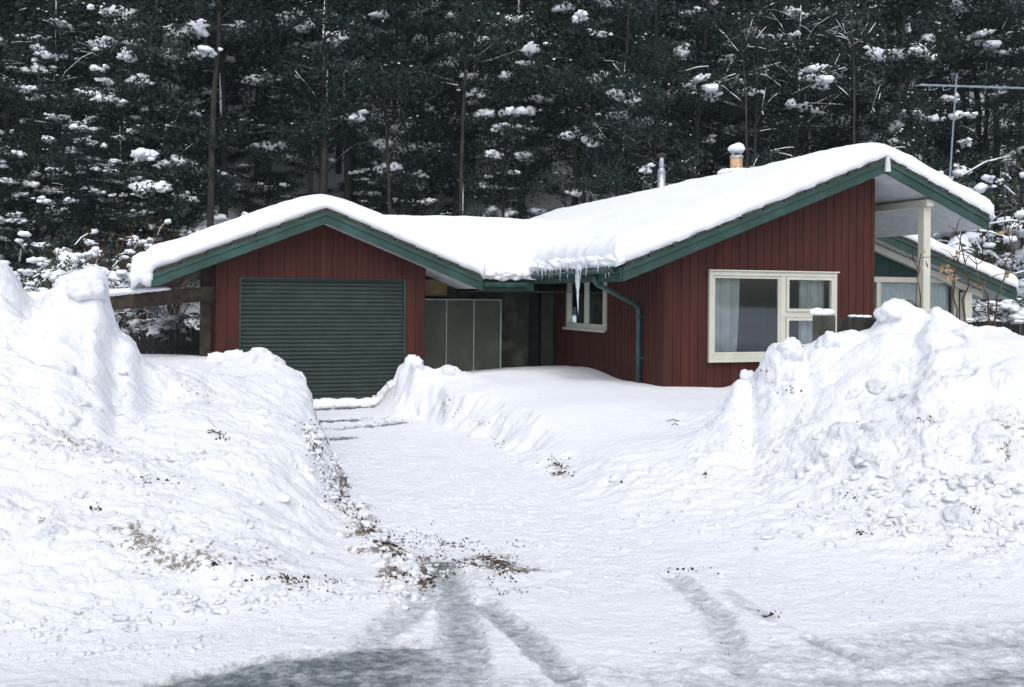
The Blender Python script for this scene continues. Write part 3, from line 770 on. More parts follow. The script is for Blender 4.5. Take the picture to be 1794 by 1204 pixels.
# flue and chimney
def at_uv(px, u, Y=None):
    a, _ = ray(px, 300); return (CU*u - a*SU*u) / (SU + a*CU)
vf = at_uv(1159, 10.35); vc = at_uv(1290, 10.4)
def ztop(u, v, px, py):
    w_ = h2w(u, v, 0); return EYE + ray(px, py)[1]*w_.y
zf = ztop(10.35, vf, 1159, 268); z1_ = ztop(10.35, vf, 1159, 296)
p = MB(); p.tube([(10.35,vf,WRz-.4),(10.35,vf,z1_-.06)], .092, 16); p.tube([(10.35,vf,z1_-.06),(10.35,vf,z1_+.03)], [.092,.055], 16); p.tube([(10.35,vf,z1_+.03),(10.35,vf,zf-.06)], .055, 14)
fl = hp(p, 'flue', 'metal', smooth=True)
p = MB(); p.tube([(10.35,vf,zf-.07),(10.35,vf,zf-.03),(10.35,vf,zf)], [.115,.11,.03], 16); hp(p, 'cowl', 'brick', fl)
zc0 = ztop(10.4, vc, 1290, 309); zc1 = ztop(10.4, vc, 1290, 268)
p = MB(); p.box(10.12, 10.68, vc-.28, vc+.28, WRz-.4, zc0+.05); ch = hp(p, 'chimney', 'brick', bevel=.01)
p = MB(); p.tube([(10.4,vc,zc0+.05),(10.4,vc,zc1-.10)], [.125,.115], 18); hp(p, 'chimney_pot', 'clay', ch, smooth=False)
p = MB(); p.tube([(10.4,vc,zc1-.10),(10.4,vc,zc1-.06)], .135, 18); p.tube([(10.4,vc,zc1+.01),(10.4,vc,zc1+.03)], .14, 18)
for k in range(4):
    t = k*math.pi/2+.4; x_, y_ = 10.4+.11*math.cos(t), vc+.11*math.sin(t); p.tube([(x_,y_,zc1-.06),(x_,y_,zc1+.012)], .012, 5)
hp(p, 'chimney_cap', 'metal', ch)
p = MB(); rg = random.Random(4)
p.blob((10.4,vc,zc1+.085), (.165,.165,.085), rg, 3, .04); p.blob((10.45,vc,zc1+.13), (.10,.10,.07), rg, 2, .05)
tag(hp(p, 'snow_cap', 'roofsnow', house, smooth=True), 'rounded snow cap on the clay chimney pot')
p = MB()
for k in range(16):
    t = k/16*2*math.pi; p.blob((10.4+.26*math.cos(t)*1.05, vc+.26*math.sin(t)*1.05, zc0+.07), (.09,.09,.06), rg, 2, .1)
hp(p, 'snow_cap', 'roofsnow', house, smooth=True)

# ------------------------------------------------------------------ snow on the roofs
st = .05
us = np.arange(GL-.30, MR+.151, st); vs_ = np.arange(WV-.10, WBACK+.101, st)
Ug, Vg = np.meshgrid(us, vs_)
rects = [(GL-.30, GR_+.08, GV-.05, GBACK+.1), (GR_-.2, WL+.2, CV-.14, 21.0), (WL-.12, WR_+.10, WV-.05, WBACK+.1), (WR_-.2, MR+.12, MV-.05, WBACK+.1)]
inside = np.zeros(Ug.shape, bool)
sd = np.full(Ug.shape, -9.0)
for a,b_,c_,d_ in rects:
    q = np.minimum(np.minimum(Ug-a, b_-Ug), np.minimum(Vg-c_, d_-Vg)); sd = np.maximum(sd, q); inside |= q > -1e-6
# true distance to the outside of the union
out = ~inside
dist = np.where(inside, 9.0, 0.0)
R_ = 12
for i in range(-R_, R_+1):
    for j in range(-R_, R_+1):
        sh = np.ones(out.shape, bool)
        ys = slice(max(0, i), out.shape[0]+min(0, i)); yd = slice(max(0, -i), out.shape[0]+min(0, -i))
        xs_ = slice(max(0, j), out.shape[1]+min(0, j)); xd = slice(max(0, -j), out.shape[1]+min(0, -j))
        sh[yd, xd] = out[ys, xs_]
        dist = np.where(inside & sh, np.minimum(dist, math.hypot(i, j)*st), dist)
dist = np.minimum(dist, .62)
g1 = np.where((Ug <= GR_+.1) & (Vg >= GV-.1), GRz - Gp*np.abs(Ug-GRu), -9)
w1 = np.where(Ug >= WL-.15, np.where(Ug < WRu, WRz - Wp*np.abs(Ug-WRu), WRz - np.where(Vg < MV-.06, .41, MRp)*(Ug-WRu)), -9)
l1 = np.where((Ug > 2.3) & (Ug < 8.2) & (Vg >= CV-.15), CZ + .4*np.where(Vg < CRv, Vg-CV, 2*CRv-CV-Vg), -9)
Rf = np.maximum(np.maximum(g1, w1), l1)
Rf = np.where(inside, Rf, np.nan)
def blur(A, sig):
    k = int(sig*3/st); x = np.arange(-k, k+1)*st; kn = np.exp(-x*x/(2*sig*sig))
    m_ = np.isfinite(A).astype(float); a = np.where(m_ > 0, A, 0)
    def cv(B, ax): return np.apply_along_axis(lambda r: np.convolve(r, kn, 'same'), ax, B)
    return cv(cv(a, 0), 1) / np.maximum(cv(cv(m_, 0), 1), 1e-6)
Bl = blur(Rf, .30)
T = .34 + .035*fbm(Ug*.5, Vg*.5, 3, 70) + .022*fbm(Ug*2.5, Vg*2.5, 5, 71, .6)
T = T + .02*np.exp(-((Ug-5.2)/.8)**2)
rr = .48 + .07*perlin(Ug*1.7, Vg*1.7, 72)
dd = np.clip((dist + .025*fbm(Ug*4, Vg*4, 3, 73))/rr, 0, 1)
prof_ = (1-(1-dd)**2.0)**(1/2.3)
top = Rf + .006 + (np.maximum(Bl - Rf, -.22) + T)*prof_
base = Rf + .004
# where the snow leans out over the left eave it sags
over = np.clip((GL - Ug)/.30, 0, 1)
sag = .12*over**1.4*(1+.2*perlin(Vg*2, Ug*0, 75))
top = top - sag; base = base - sag - .05*over
# broken lumps over the link gutter and the side eave
eave = np.maximum(sstep(GR_-.1, GR_+.3, Ug)*(1-sstep(WL+.1, WL+.4, Ug))*(1-sstep(CV+.1, CV+.5, Vg)), sstep(WV+.1, WV+.6, Vg)*(1-sstep(WL+.05, WL+.35, Ug))*(1-sstep(CV, CV+.5, Vg))*(Ug > WL-.3))
lump = eave * .045 * domes(Ug*5, Vg*5, 76)
top = top + lump
onb = inside & (dist <= st*1.01)
vi = -np.ones(Ug.shape, int); 
cell = inside[:-1,:-1] & inside[1:,:-1] & inside[:-1,1:] & inside[1:,1:]
vin = np.zeros(Ug.shape, bool)
for a in (0,1):
    for b_ in (0,1): vin[a:cell.shape[0]+a, b_:cell.shape[1]+b_] |= cell
ids = np.where(vin, np.cumsum(vin.ravel()).reshape(vin.shape)-1, -1); nv = int(vin.sum())
Uj = Ug + .02*perlin(Ug*6, Vg*6, 77); Vj = Vg + .02*perlin(Ug*6+3, Vg*6, 78)
Tv = np.stack([Uj[vin]-BU, Vj[vin]-BV, top[vin]], 1); Bv_ = np.stack([Uj[vin]-BU, Vj[vin]-BV, base[vin]], 1)
q = np.stack([ids[:-1,:-1], ids[:-1,1:], ids[1:,1:], ids[1:,:-1]], -1)[cell]
faces = q.tolist() + (q[:, ::-1] + nv).tolist()
ec = {}
for f_ in q.tolist():
    for i in range(4):
        e = (f_[i], f_[(i+1)%4])
        if (e[1], e[0]) in ec: del ec[(e[1], e[0])]
        else: ec[e] = 1
faces += [[a, a+nv, b_+nv, b_] for a, b_ in ec]
me = bpy.data.meshes.new('roof_snow'); me.from_pydata(np.concatenate([Tv, Bv_]).tolist(), [], faces); me.materials.append(M['roofsnow'])
me.polygons.foreach_set('use_smooth', [True]*len(me.polygons))
rs = bpy.data.objects.new('roof_snow', me); COL.objects.link(rs); rs.location = house.location; rs.rotation_euler = (0,0,YAW)
tag(rs, 'thick smooth blanket of snow lying over the garage and house roofs', 'snow')
# snow slumped over the link gutter
mb = MB(); rg = random.Random(12)
def slump(u, v, z, r):
    mb.blob((u, v, z), r, rg, 3, .2)
for k in range(20):
    t = k/19; v = WV+.25 + (CV-.35-WV)*t
    slump(WL-.05+rg.uniform(-.03,.03), v, wz(WL)+.05+rg.uniform(-.02,.02), (.10+rg.random()*.02, .30, .075+rg.random()*.025))
for k in range(12):
    slump(WL-.15-(k/11)*.75, CV-.08+rg.uniform(-.03,.03), CZ+.05+rg.uniform(-.02,.02), (.16,.09+rg.random()*.02,.07+rg.random()*.03))
o = mb.build('slumped_snow', M['roofsnow'], None, OFF, smooth=True); o.location = house.location; o.rotation_euler = (0,0,YAW)
tag(o, 'lumpy snow sagging over the gutter between garage and wing', 'snow')
mb = MB(); rg = random.Random(13)
for k in range(60):
    v = GV+.10+.12*k; mb.blob((GL-.13+rg.uniform(-.02,.02), v, gz(GL)+.06+.03*math.sin(v*2)), (.17,.17,.20+rg.random()*.03), rg, 2, .05)
    mb.blob((GL-.09+rg.uniform(-.02,.02), v, gz(GL)-.08), (.11,.14,.14), rg, 2, .08)
o = mb.build('overhanging_snow', M['roofsnow'], None, OFF, smooth=True); o.location = house.location; o.rotation_euler = (0,0,YAW)
tag(o, 'rounded roll of snow bulging over the left eave of the garage', 'snow')
# icicles
rg = random.Random(21)
def icicle(u, v, ztop_, ln_, r, label, name='icicle'):
    mb = MB(); n = 9; pts = []; rad = []
    for i in range(n):
        t = i/(n-1); pts.append((.004*math.sin(t*7+u*9), .004*math.cos(t*6+v*5), -ln_*t)); rad.append(max(.0015, r*(1-t)**.8*(1+.12*math.sin(t*25+u*30))))
    mb.tube(pts, rad, 8)
    o = mb.build('icicle', M['ice'], smooth=True); o.location = h2w(u, v, ztop_); o.rotation_euler = (0,0,YAW)
    return tag(o, label, 'icicle', 'icicles hanging from the gutter')
icicle(WL-.14, 13.32, wz(WL)+.0, .70, .036, 'longest thick icicle, hanging before the left pane of the small side window')
icicle(WL-.13, 13.42, wz(WL)+.02, .38, .022, 'second longest icicle, touching the thick one before the small window')
for k in range(24):
    v = WV+.15 + 3.0*(k/23) + rg.uniform(-.03,.03); L_ = rg.uniform(.08, .22)*(1.4 if k in (24,25,27) else 1)
    icicle(WL-.14+rg.uniform(-.03,.03), v, wz(WL)+.0, L_, rg.uniform(.008,.015), 'short thin icicle in the fringe along the wing gutter')

# ------------------------------------------------------------------ aerial
va = at_uv(1662, 11.25); A0 = h2w(11.25, va, 0)
zb_ = wz(11.25)+.1; tp = at(1676, 143, A0.y)
aer = empty('television_aerial', (A0.x, A0.y, zb_)); tag(aer, 'tall thin metal television aerial standing on the right roof slope', 'aerial')
m_ = MB(); tip = Vector((tp.x-A0.x, 0, tp.z-zb_)); m_.tube([(0,0,-.15), tip*.5, tip+Vector((0,0,.12))], .013, 8); m_.build('mast', M['alu'], aer)
m_ = MB(); bl, br = at(1612, 149, A0.y), at(1800, 155, A0.y)
bl = bl-Vector((A0.x,A0.y,zb_)); br = br-Vector((A0.x,A0.y,zb_)); m_.tube([bl, br], .016, 6); m_.build('boom', M['alu'], aer)
for k in range(9):
    c_ = bl.lerp(br, k/8); m_ = MB(); h_ = .30 - .012*k
    dv = Vector((.55, .8, .22)).normalized()*h_
    m_.tube([c_-dv, c_+dv], .010, 5)
    if k in (1, 2): m_.tube([c_-dv+Vector((0,0,-.06)), c_+dv+Vector((0,0,-.06))], .007, 5); m_.tube([c_-dv, c_-dv+Vector((0,0,-.06))], .007, 5)
    m_.build('element', M['alu'], aer)

# ------------------------------------------------------------------ left carport beam, dark fence
def hthing(name, u, v, z=0): return empty(name, h2w(u, v, z), YAW)
cb = hthing('carport_frame', .55, 15.85); tag(cb, 'dark sloping timber beam and post against the garage left wall', 'carport frame')
off = (.55, 15.85, 0)
b1 = MB(); b1.hexa([(-2.4,15.8,1.22),(.65,15.8,1.56),(.65,15.9,1.56),(-2.4,15.9,1.22),(-2.4,15.8,1.45),(.65,15.8,1.78),(.65,15.9,1.78),(-2.4,15.9,1.45)]); b1.build('beam', M['beam'], cb, off)
b1 = MB(); b1.box(.44,.60,15.91,16.03,0,gz(.5)-.21); b1.build('post', M['beam'], cb, off)
b1 = MB(); b1.hexa([(.05,15.5,1.80),(.15,15.5,1.80),(.15,21,1.80),(.05,21,1.80),(.05,15.5,1.90),(.15,15.5,1.90),(.15,21,1.90),(.05,21,1.90)]); b1.build('rail', M['beam'], cb, off)
b1 = MB(); b1.box(-2.3,-2.18,15.92,16.04,0,1.4); b1.build('post', M['beam'], cb, off)
b1 = MB(); rg = random.Random(31)
for k in range(26):
    t = k/25; u = -2.4+2.3*t; zz = 1.45+.108*(u+2.4); b1.blob((u, 15.85, zz+.07*(1-.6*t)), (.12,.13,.12*(1-.75*t)), rg, 2, .08)
o = b1.build('snow_cap', M['roofsnow'], cb, off, smooth=True)
# jagged dark stack of brush and palings
fn = hthing('timber_fence', -1, 17.2); tag(fn, 'low jagged dark timber fence under the beam left of the garage', 'fence')
rg = random.Random(5); u = -3.0; k = 0
mbp = MB()
while u < .62:
    w_ = rg.uniform(.07,.12); h_ = 1.0 + rg.uniform(-.10,.12)
    mbp.prism([(0,0),(w_,0),(w_,h_-.05),(w_/2,h_),(0,h_-.04)], lambda x, z: (u+x, 17.2, z), lambda x, z: (u+x, 17.23, z)); u += w_+.004
mbp.build('palings', M['dark'], fn, (-1,17.2,0))
b1 = MB(); b1.box(-3.0,.62,17.235,17.28,.72,.80); b1.box(-3.0,.62,17.235,17.28,.2,.28); b1.build('rail', M['dark'], fn, (-1,17.2,0))

# ------------------------------------------------------------------ right paling fence
P0, P1 = Vector((3.36, 11.1, 0)), Vector((7.2, 10.35, 0))
dF = (P1-P0).normalized(); LF = (P1-P0).length; ang = math.atan2(dF.y, dF.x)
fe = empty('paling_fence', P0, ang); tag(fe, 'dark weathered paling fence behind the right snow heap, snow along its top', 'fence')
rg = random.Random(9); x = .26
while x < LF:
    w_ = rg.uniform(.075,.095); h_ = 1.455 - .022*x + rg.uniform(-.012,.012)
    if x < 3.6 or x > 0:
        m_ = MB(); m_.box(x, x+w_, -.012+rg.uniform(-.004,.004), .012, 0, h_); m_.build('paling', M['wood'], fe)
    x += w_+rg.uniform(.004,.011)
m_ = MB(); m_.box(0, .24, -.03, .03, 0, 1.47); m_.build('end_board', M['greywall'], fe)
m_ = MB(); m_.box(.24, LF, .022, .062, 1.18, 1.27); m_.box(.24, LF, .022, .062, .4, .49); m_.build('rail', M['wood'], fe)
m_ = MB(); x = .05
while x < LF:
    big = x < .2
    if rg.random() < .5 or big:
        m_.blob((x, .02, 1.47-.022*x+(.03 if big else .005)), (.05 if not big else .085, .04, .016 if not big else .05), rg, 2, .12)
    x += rg.uniform(.05,.11)
tag(m_.build('snow_cap', M['roofsnow'], fe, smooth=True), kind='stuff')

# ------------------------------------------------------------------ vegetation generators
def leaf(mb, c, s, rng, flat=.6):
    n = Vector((rng.gauss(0,1)*(1-flat), rng.gauss(0,1)*(1-flat), 1*flat+.1)).normalized()
    a = n.orthogonal().normalized(); a.rotate(Matrix.Rotation(rng.random()*6.28, 3, n)); b = n.cross(a)
    k = len(mb.v); a *= s; b *= s*rng.uniform(.4,.8)
    mb.v += [tuple(c-a), tuple(c-b*.9+a*.15), tuple(c+a), tuple(c+b)]
    mb.f.append((k,k+1,k+2,k+3))
def make_tree(rng, height, kind):
    """snowy beech: returns (trunk, crown, snow) builders"""
    T_, C_, S_ = MB(), MB(), MB()
    n = 9; pts = []; lx = rng.uniform(-.05,.05); ly = rng.uniform(-.04,.04)
    for i in range(n):
        t = i/(n-1); pts.append(Vector((lx*height*t**1.4+.10*math.sin(t*5+rng.random()), ly*height*t+.08*math.cos(t*4), -1.2+(height+1.2)*t)))
    r0 = rng.uniform(.065,.125)*(height/10)
    T_.tube(pts, [r0*(1-.8*i/(n-1)) for i in range(n)], 8)
    for i in range(n-1):   # snow plastered on one side of the trunk
        if rng.random() < .22:
            a_, b_ = pts[i], pts[i+1]; az = rng.random()*6.28; o_ = Vector((math.cos(az), math.sin(az), 0))*r0*(1-.8*i/(n-1))*.8
            q = [a_.lerp(b_, f)+o_+Vector((rng.gauss(0,.008),rng.gauss(0,.008),0)) for f in (.05,.3,.6,.95)]; S_.tube(q, [.008,r0*.3,r0*.28,.008], 6)
    def tp(t):
        x = t*(n-1); i = min(int(x), n-2); return pts[i].lerp(pts[i+1], x-i)
    nl = {'dense': 50, 'sparse': 38, 'bare': 30, 'pole': 20}[kind]
    for k in range(nl):
        t = rng.uniform({'dense':.18,'sparse':.36,'bare':.16,'pole':.5}[kind], 1.0)**(.9); o0 = tp(t)
        az = rng.random()*6.28; ln_ = (rng.uniform(1.1,2.3))*(1.15-.62*t)*(height/9)
        el = rng.uniform(-.1,1.15)
        d_ = Vector((math.cos(az), math.sin(az), math.tan(el)*.7)).normalized()
        bp = [o0]; p_ = o0.copy(); m = 5
        for i in range(m):
            d_ = (d_ + Vector((rng.gauss(0,.16), rng.gauss(0,.16), rng.gauss(-.04,.10)))).normalized()
            p_ = p_ + d_*(ln_/m); bp.append(p_.copy())
        rb = r0*.28*(1.2-.7*t)
        T_.tube(bp, [rb*(1-.8*i/m)+.004 for i in range(m+1)], 5)
        if rng.random() < (.6 if kind == 'bare' else .22):   # snow line lying along the limb
            S_.tube([q+Vector((rng.gauss(0,.01),rng.gauss(0,.01),rb*(1-.8*i/m)+.004)) for i, q in enumerate(bp)][1:], [.004+.013*rng.random() for _ in bp][1:], 5)
        for j in range(rng.randint(3, 5)):
            i = rng.randint(1, m); q0 = bp[i]; dd_ = Vector((rng.gauss(0,1), rng.gauss(0,1), rng.gauss(.1,.4))).normalized()
            l2 = rng.uniform(.3,.8)*(height/9); q1 = q0 + (dd_*.8+d_*.6)*l2*.6; q2 = q1+(dd_*.6+d_*.5+Vector((0,0,-.15)))*l2*.5
            T_.tube([q0,q1,q2], [.012,.008,.004], 4, False)
            if kind == 'bare' and rng.random() < .6:
                S_.tube([q0+Vector((0,0,.012)),q1+Vector((0,0,.012)),q2+Vector((0,0,.01))], [.012,.014,.008], 4, False)
            if kind == 'bare' and rng.random() < .55: continue
            for cc in (q1, q2):
                rx = rng.uniform(.28,.62); rz_ = rng.uniform(.12,.34)
                for _ in range(rng.randint(36, 60)):
                    c_ = cc + Vector((rng.gauss(0,.5)*rx, rng.gauss(0,.5)*rx, rng.gauss(0,.6)*rz_))
                    leaf(C_, c_, rng.uniform(.034,.074), rng, rng.choice((.1,.3,.6)))
                pr = {'dense': .082, 'sparse': .065, 'bare': .05, 'pole': .06}[kind] * (.6+.8*t)
                if rng.random() < pr:
                    nb = rng.randint(6, 22); sp_ = rx*.55; e1 = Vector((rng.gauss(0,1), rng.gauss(0,1), 0)).normalized()
                    for _ in range(nb):
                        rr_ = rng.uniform(.03,.085)*(2.2 if rng.random() < .26 else 1)
                        c_ = cc + e1*rng.gauss(0,sp_) + Vector((rng.gauss(0,sp_*.35), rng.gauss(0,sp_*.35), rz_*.5+rng.gauss(.0,.045)))
                        S_.blob(c_, (rr_*rng.uniform(.8,1.5), rr_*rng.uniform(.8,1.3), rr_*rng.uniform(.5,.8)), rng, 1, .4)
                elif rng.random() < .22:
                    for _ in range(rng.randint(1, 4)):
                        c_ = cc + Vector((rng.gauss(0,.5)*rx, rng.gauss(0,.5)*rx, rz_*.6)); s_ = rng.uniform(.014,.034)
                        S_.blob(c_, (s_*1.3, s_*1.3, s_*.7), rng, 0, .2)
    return T_, C_, S_

protos = []
for i, (h_, kd, lf) in enumerate([(9.5,'dense','leaf'),(11,'sparse','leaf2'),(8.5,'dense','leaf2'),(10,'bare','leaf'),(12,'sparse','leaf'),(7,'dense','leaf'),(9,'bare','leaf2'),(12,'pole','leaf2'),(10.5,'pole','leaf')]):
    rg = random.Random(100+i); T_, C_, S_ = make_tree(rg, h_, kd)
    root = empty('beech_tree', (0,0,0))
    T_.build('trunk', M['bark'], root, smooth=True); C_.build('crown', M[lf], root); tag(S_.build('clinging_snow', M['treesnow'], root, smooth=True), kind='stuff')
    protos.append([root, kd, False])
def place(P, X, Y, Z, rz, sc, label, cat, group):
    root = P[0]
    if P[2]:
        r_ = root.copy(); COL.objects.link(r_)
        for ch_ in [c for c in bpy.data.objects if c.parent is root]:
            c2 = ch_.copy(); COL.objects.link(c2); c2.parent = r_
        P_ = r_
    else: P_ = root; P[2] = True
    P_.location = (X, Y, Z); P_.rotation_euler = (rg.uniform(-.03,.03), rg.uniform(-.03,.03), rz); P_.scale = (sc[0], sc[0], sc[1])
    tag(P_, label, cat, group); return P_
def zone(px):
    for lim, nm in ((230,'beyond the left bank'),(430,'above the left garage roof'),(690,'above the garage ridge'),(1010,'above the link roof'),(1230,'behind the metal flue'),(1400,'behind the clay chimney'),(1600,'above the wing ridge'),(9999,'behind the aerial')):
        if px < lim: return nm
rg = random.Random(77)
rows = [(27.5,2.2),(29.5,1.7),(32,1.75),(35,2.0),(38.5,2.3),(42.5,2.8),(47,3.4),(53,4.2),(60,5.4)]
cnt = 0
for ri, (Y0_, sp) in enumerate(rows):
    half = Y0_*.60+2; x = -half + rg.random()*sp
    while x < half:
        X = x + rg.uniform(-.8,.8); Y = Y0_ + rg.uniform(-1.2,1.2); px = proj(X, Y, 5)[0]
        if ri == 0: i = rg.choice((3,6,5,1,7,8)) if px > 330 else rg.choice((5,0,2,5,6))
        elif ri < 4: i = rg.choice((0,1,2,3,4,6,7,8,7,8,5))
        else: i = rg.choice((0,1,2,3,4,5,6,0,2,4,7,8))
        if (ri == 0 and px > 330 and rg.random() < .3) or cnt >= 285: x += sp; continue
        kd = protos[i][1]
        rowname = 'front of wood' if ri < 3 else ('mid wood' if ri < 6 else 'deep wood')
        look = {'dense':'dark bushy beech with snow clumps', 'sparse':'tall dark beech with layered branches', 'bare':'half-bare beech with snow-lined limbs', 'pole':'slender straight beech, mostly bare trunk'}[kd]
        sc = rg.uniform(.85,1.15)
        place(protos[i], X, Y, hz(X, Y)-.1, rg.random()*6.28, (sc, sc*rg.uniform(.9,1.15)), f'{look}, {rowname}, {zone(px)}', 'tree', 'beech trees on the hillside')
        cnt += 1; x += sp*rg.uniform(.8,1.2)
for k, (px, Y, sc) in enumerate([(15,26,.62),(70,27.5,.7),(125,26.2,.55),(175,28.5,.72),(225,27,.6),(280,29,.7),(330,30.5,.66),(40,31,.8),(100,32,.85),(200,32.5,.85),(255,33.5,.9),(385,31.5,.62),(150,36,.9),(300,36,.9),(470,30.5,.5),(640,31,.45)]):
    X = ray(px, 300)[0]*Y; i = (5, 0, 2)[k % 3]
    place(protos[i], X, Y, hz(X, Y)-.9*sc, rg.random()*6.28, (sc*1.1, sc), f'low dark bushy beech, front of wood, {zone(px)}', 'tree', 'low beeches along the wood edge')
print('trees', cnt)

# shrubs ------------------------------------------------------------------
def make_shrub(rng, h_, w_, stems, leafm, leaves, snow, pads=0):
    T_, C_, S_ = MB(), MB(), MB()
    for k in range(stems):
        az = rng.random()*6.28; d_ = Vector((math.cos(az)*w_*rng.random(), math.sin(az)*w_*rng.random(), 1)).normalized()
        p_ = Vector((rng.gauss(0,.12), rng.gauss(0,.12), -.2)); bp = [p_.copy()]; m = 6; L_ = h_*rng.uniform(.6,1.1)
        for i in range(m):
            d_ = (d_+Vector((rng.gauss(0,.16),rng.gauss(0,.16),rng.gauss(-.05,.08)))).normalized(); p_ = p_+d_*L_/m; bp.append(p_.copy())
        T_.tube(bp, [.016*(1-.8*i/m)+.003 for i in range(m+1)], 5)
        for j in range(7):
            i = rng.randint(2, m); q0 = bp[i]; e = Vector((rng.gauss(0,1),rng.gauss(0,1),rng.gauss(.3,.5))).normalized(); l2 = rng.uniform(.15,.45)*h_*.5
            q1 = q0+e*l2*.5; q2 = q1+(e+Vector((0,0,-.3))).normalized()*l2*.5
            T_.tube([q0,q1,q2],[.007,.005,.003],4,False)
            if rng.random() < snow:
                S_.tube([q0+Vector((0,0,.014)),q1+Vector((0,0,.016)),q2+Vector((0,0,.01))],[.012,.016,.010],4,False)
            for _ in range(leaves):
                c_ = q1.lerp(q2, rng.random())+Vector((rng.gauss(0,.09),rng.gauss(0,.09),rng.gauss(0,.06))); leaf(C_, c_, rng.uniform(.02,.045), rng, .4)
            if rng.random() < snow*.6:
                for _ in range(rng.randint(2,5)):
                    r_ = rng.uniform(.03,.08); S_.blob(q2+Vector((rng.gauss(0,.07),rng.gauss(0,.07),rng.gauss(.03,.03))),(r_*1.3,r_*1.2,r_*.75),rng,1,.2)
            if pads and rng.random() < pads:
                e1 = Vector((rng.gauss(0,1), rng.gauss(0,1), -.2)).normalized()
                for s_ in range(6):
                    r_ = rng.uniform(.07,.15); S_.blob(q2+e1*(.10*s_)+Vector((rng.gauss(0,.04),rng.gauss(0,.04),.05-.015*s_*s_*.6)),(r_*1.2,r_*1.2,r_*.8),rng,2,.12)
    return T_, C_, S_
def shrub_proto(seed, *a, name='shrub'):
    rng = random.Random(seed); leafm = a[3]; T_, C_, S_ = make_shrub(rng, *a)
    root = empty(name, (0,0,0)); T_.build('stems', M['twig'], root)
    if C_.v: C_.build('foliage', M[leafm], root)
    if S_.v: tag(S_.build('clinging_snow', M['treesnow'], root, smooth=True), kind='stuff')
    return [root, 'shrub', False]
brown = shrub_proto(1, 2.6, .7, 18, 'leafb', 14, .10)
brown2 = shrub_proto(2, 2.2, .8, 16, 'leafb', 10, .3)
green = shrub_proto(3, 2.0, .9, 18, 'leaff', 22, .55)
snowy = shrub_proto(4, 2.4, 1.1, 20, 'leaff', 18, .9, .12)
heavy = shrub_proto(5, 3.2, 1.0, 22, 'leaff', 40, .8, .16, name='snow_laden_bush')
low = shrub_proto(6, 1.4, 1.1, 16, 'leaff', 12, .8)
def zat2(X, Y): return zat(X, Y) if Y < 17.5 else hz(X, Y)
SH = [ # proto, px, py of crown top, Y, label
 (brown,190,395,24,'brown leafless shrub above the left end of the garage roof',1.0),
 (brown2,255,385,25,'brown twiggy shrub just left of the garage roof snow',1.0),
 (brown,310,372,26,'brown shrub showing over the lower left garage roof snow',1.0),
 (brown2,150,400,23,'brown shrub between dark bushes above the left bank',1.0),
 (snowy,110,425,20,'snow-dusted green bush above the left bank, broadest there',1.15),
 (green,60,410,19,'dark green bush over the far left bank',1.2),
 (heavy,75,470,17,'snow-laden bush sitting lowest behind the left bank',.75),
 (snowy,20,400,21,'snow-flecked bush at the far left edge above the bank',1.3),
 (snowy,175,450,18.5,'low snow-laden bush just behind the left bank crest',.8),
 (snowy,270,532,20,'snow-covered shrub seen under the timber beam, on its left',.95),
 (snowy,330,528,20.5,'snow-covered shrub seen under the timber beam, beside the garage post',.95),
 (green,225,540,19.5,'green shrub seen under the beam beside the snow bank',.8),
 (heavy,1770,300,25,'large snow-laden bush right of the terrace roof',1.7),
 (heavy,1738,335,24,'snow-laden bush just right of the wing gutter end',1.2),
 (snowy,1790,420,23,'snowy bush at the right edge below the large laden one',1.4),
 (low,1760,515,21,'snowy twiggy shrub behind the fence at the right edge',1.2),
 (snowy,1720,500,22,'snowy shrub right of the terrace corner post',1.1),
 (brown2,975,335,27,'brown shrub behind the link roof ridge, left of a pair',.9),
 (brown,1045,330,27.5,'brown shrub behind the link roof ridge, right of a pair',.9),
 (snowy,1010,345,26.5,'snow-flecked shrub between two brown ones behind the link roof',.8),
 (snowy,1075,300,30,'snow-flecked shrub left of the metal flue',1.0),
 (green,720,350,27,'green shrub at the right foot of the garage ridge snow',.9),
 (snowy,430,355,28,'snowy shrub above the middle of the left garage roof slope',.9)]
for P, px, py, Y, lab, sc in SH:
    q = at(px, py, Y); hgt = {id(brown):2.6,id(brown2):2.2,id(green):2.0,id(snowy):2.4,id(heavy):3.0,id(low):1.4}[id(P)]*sc*.95
    gz_ = hz(q.x, q.y) if Y > 17.5 else .4
    z_ = max(gz_, q.z-hgt) if q.z-hgt > gz_ - .2 else gz_
    s_ = sc*max(.55, min(1.6, (q.z-gz_)/hgt)) if gz_ < q.z else sc*.6
    place(P, q.x, q.y, gz_, rg.random()*6.28, (sc, s_), lab, 'shrub', 'shrubs at the foot of the hill')

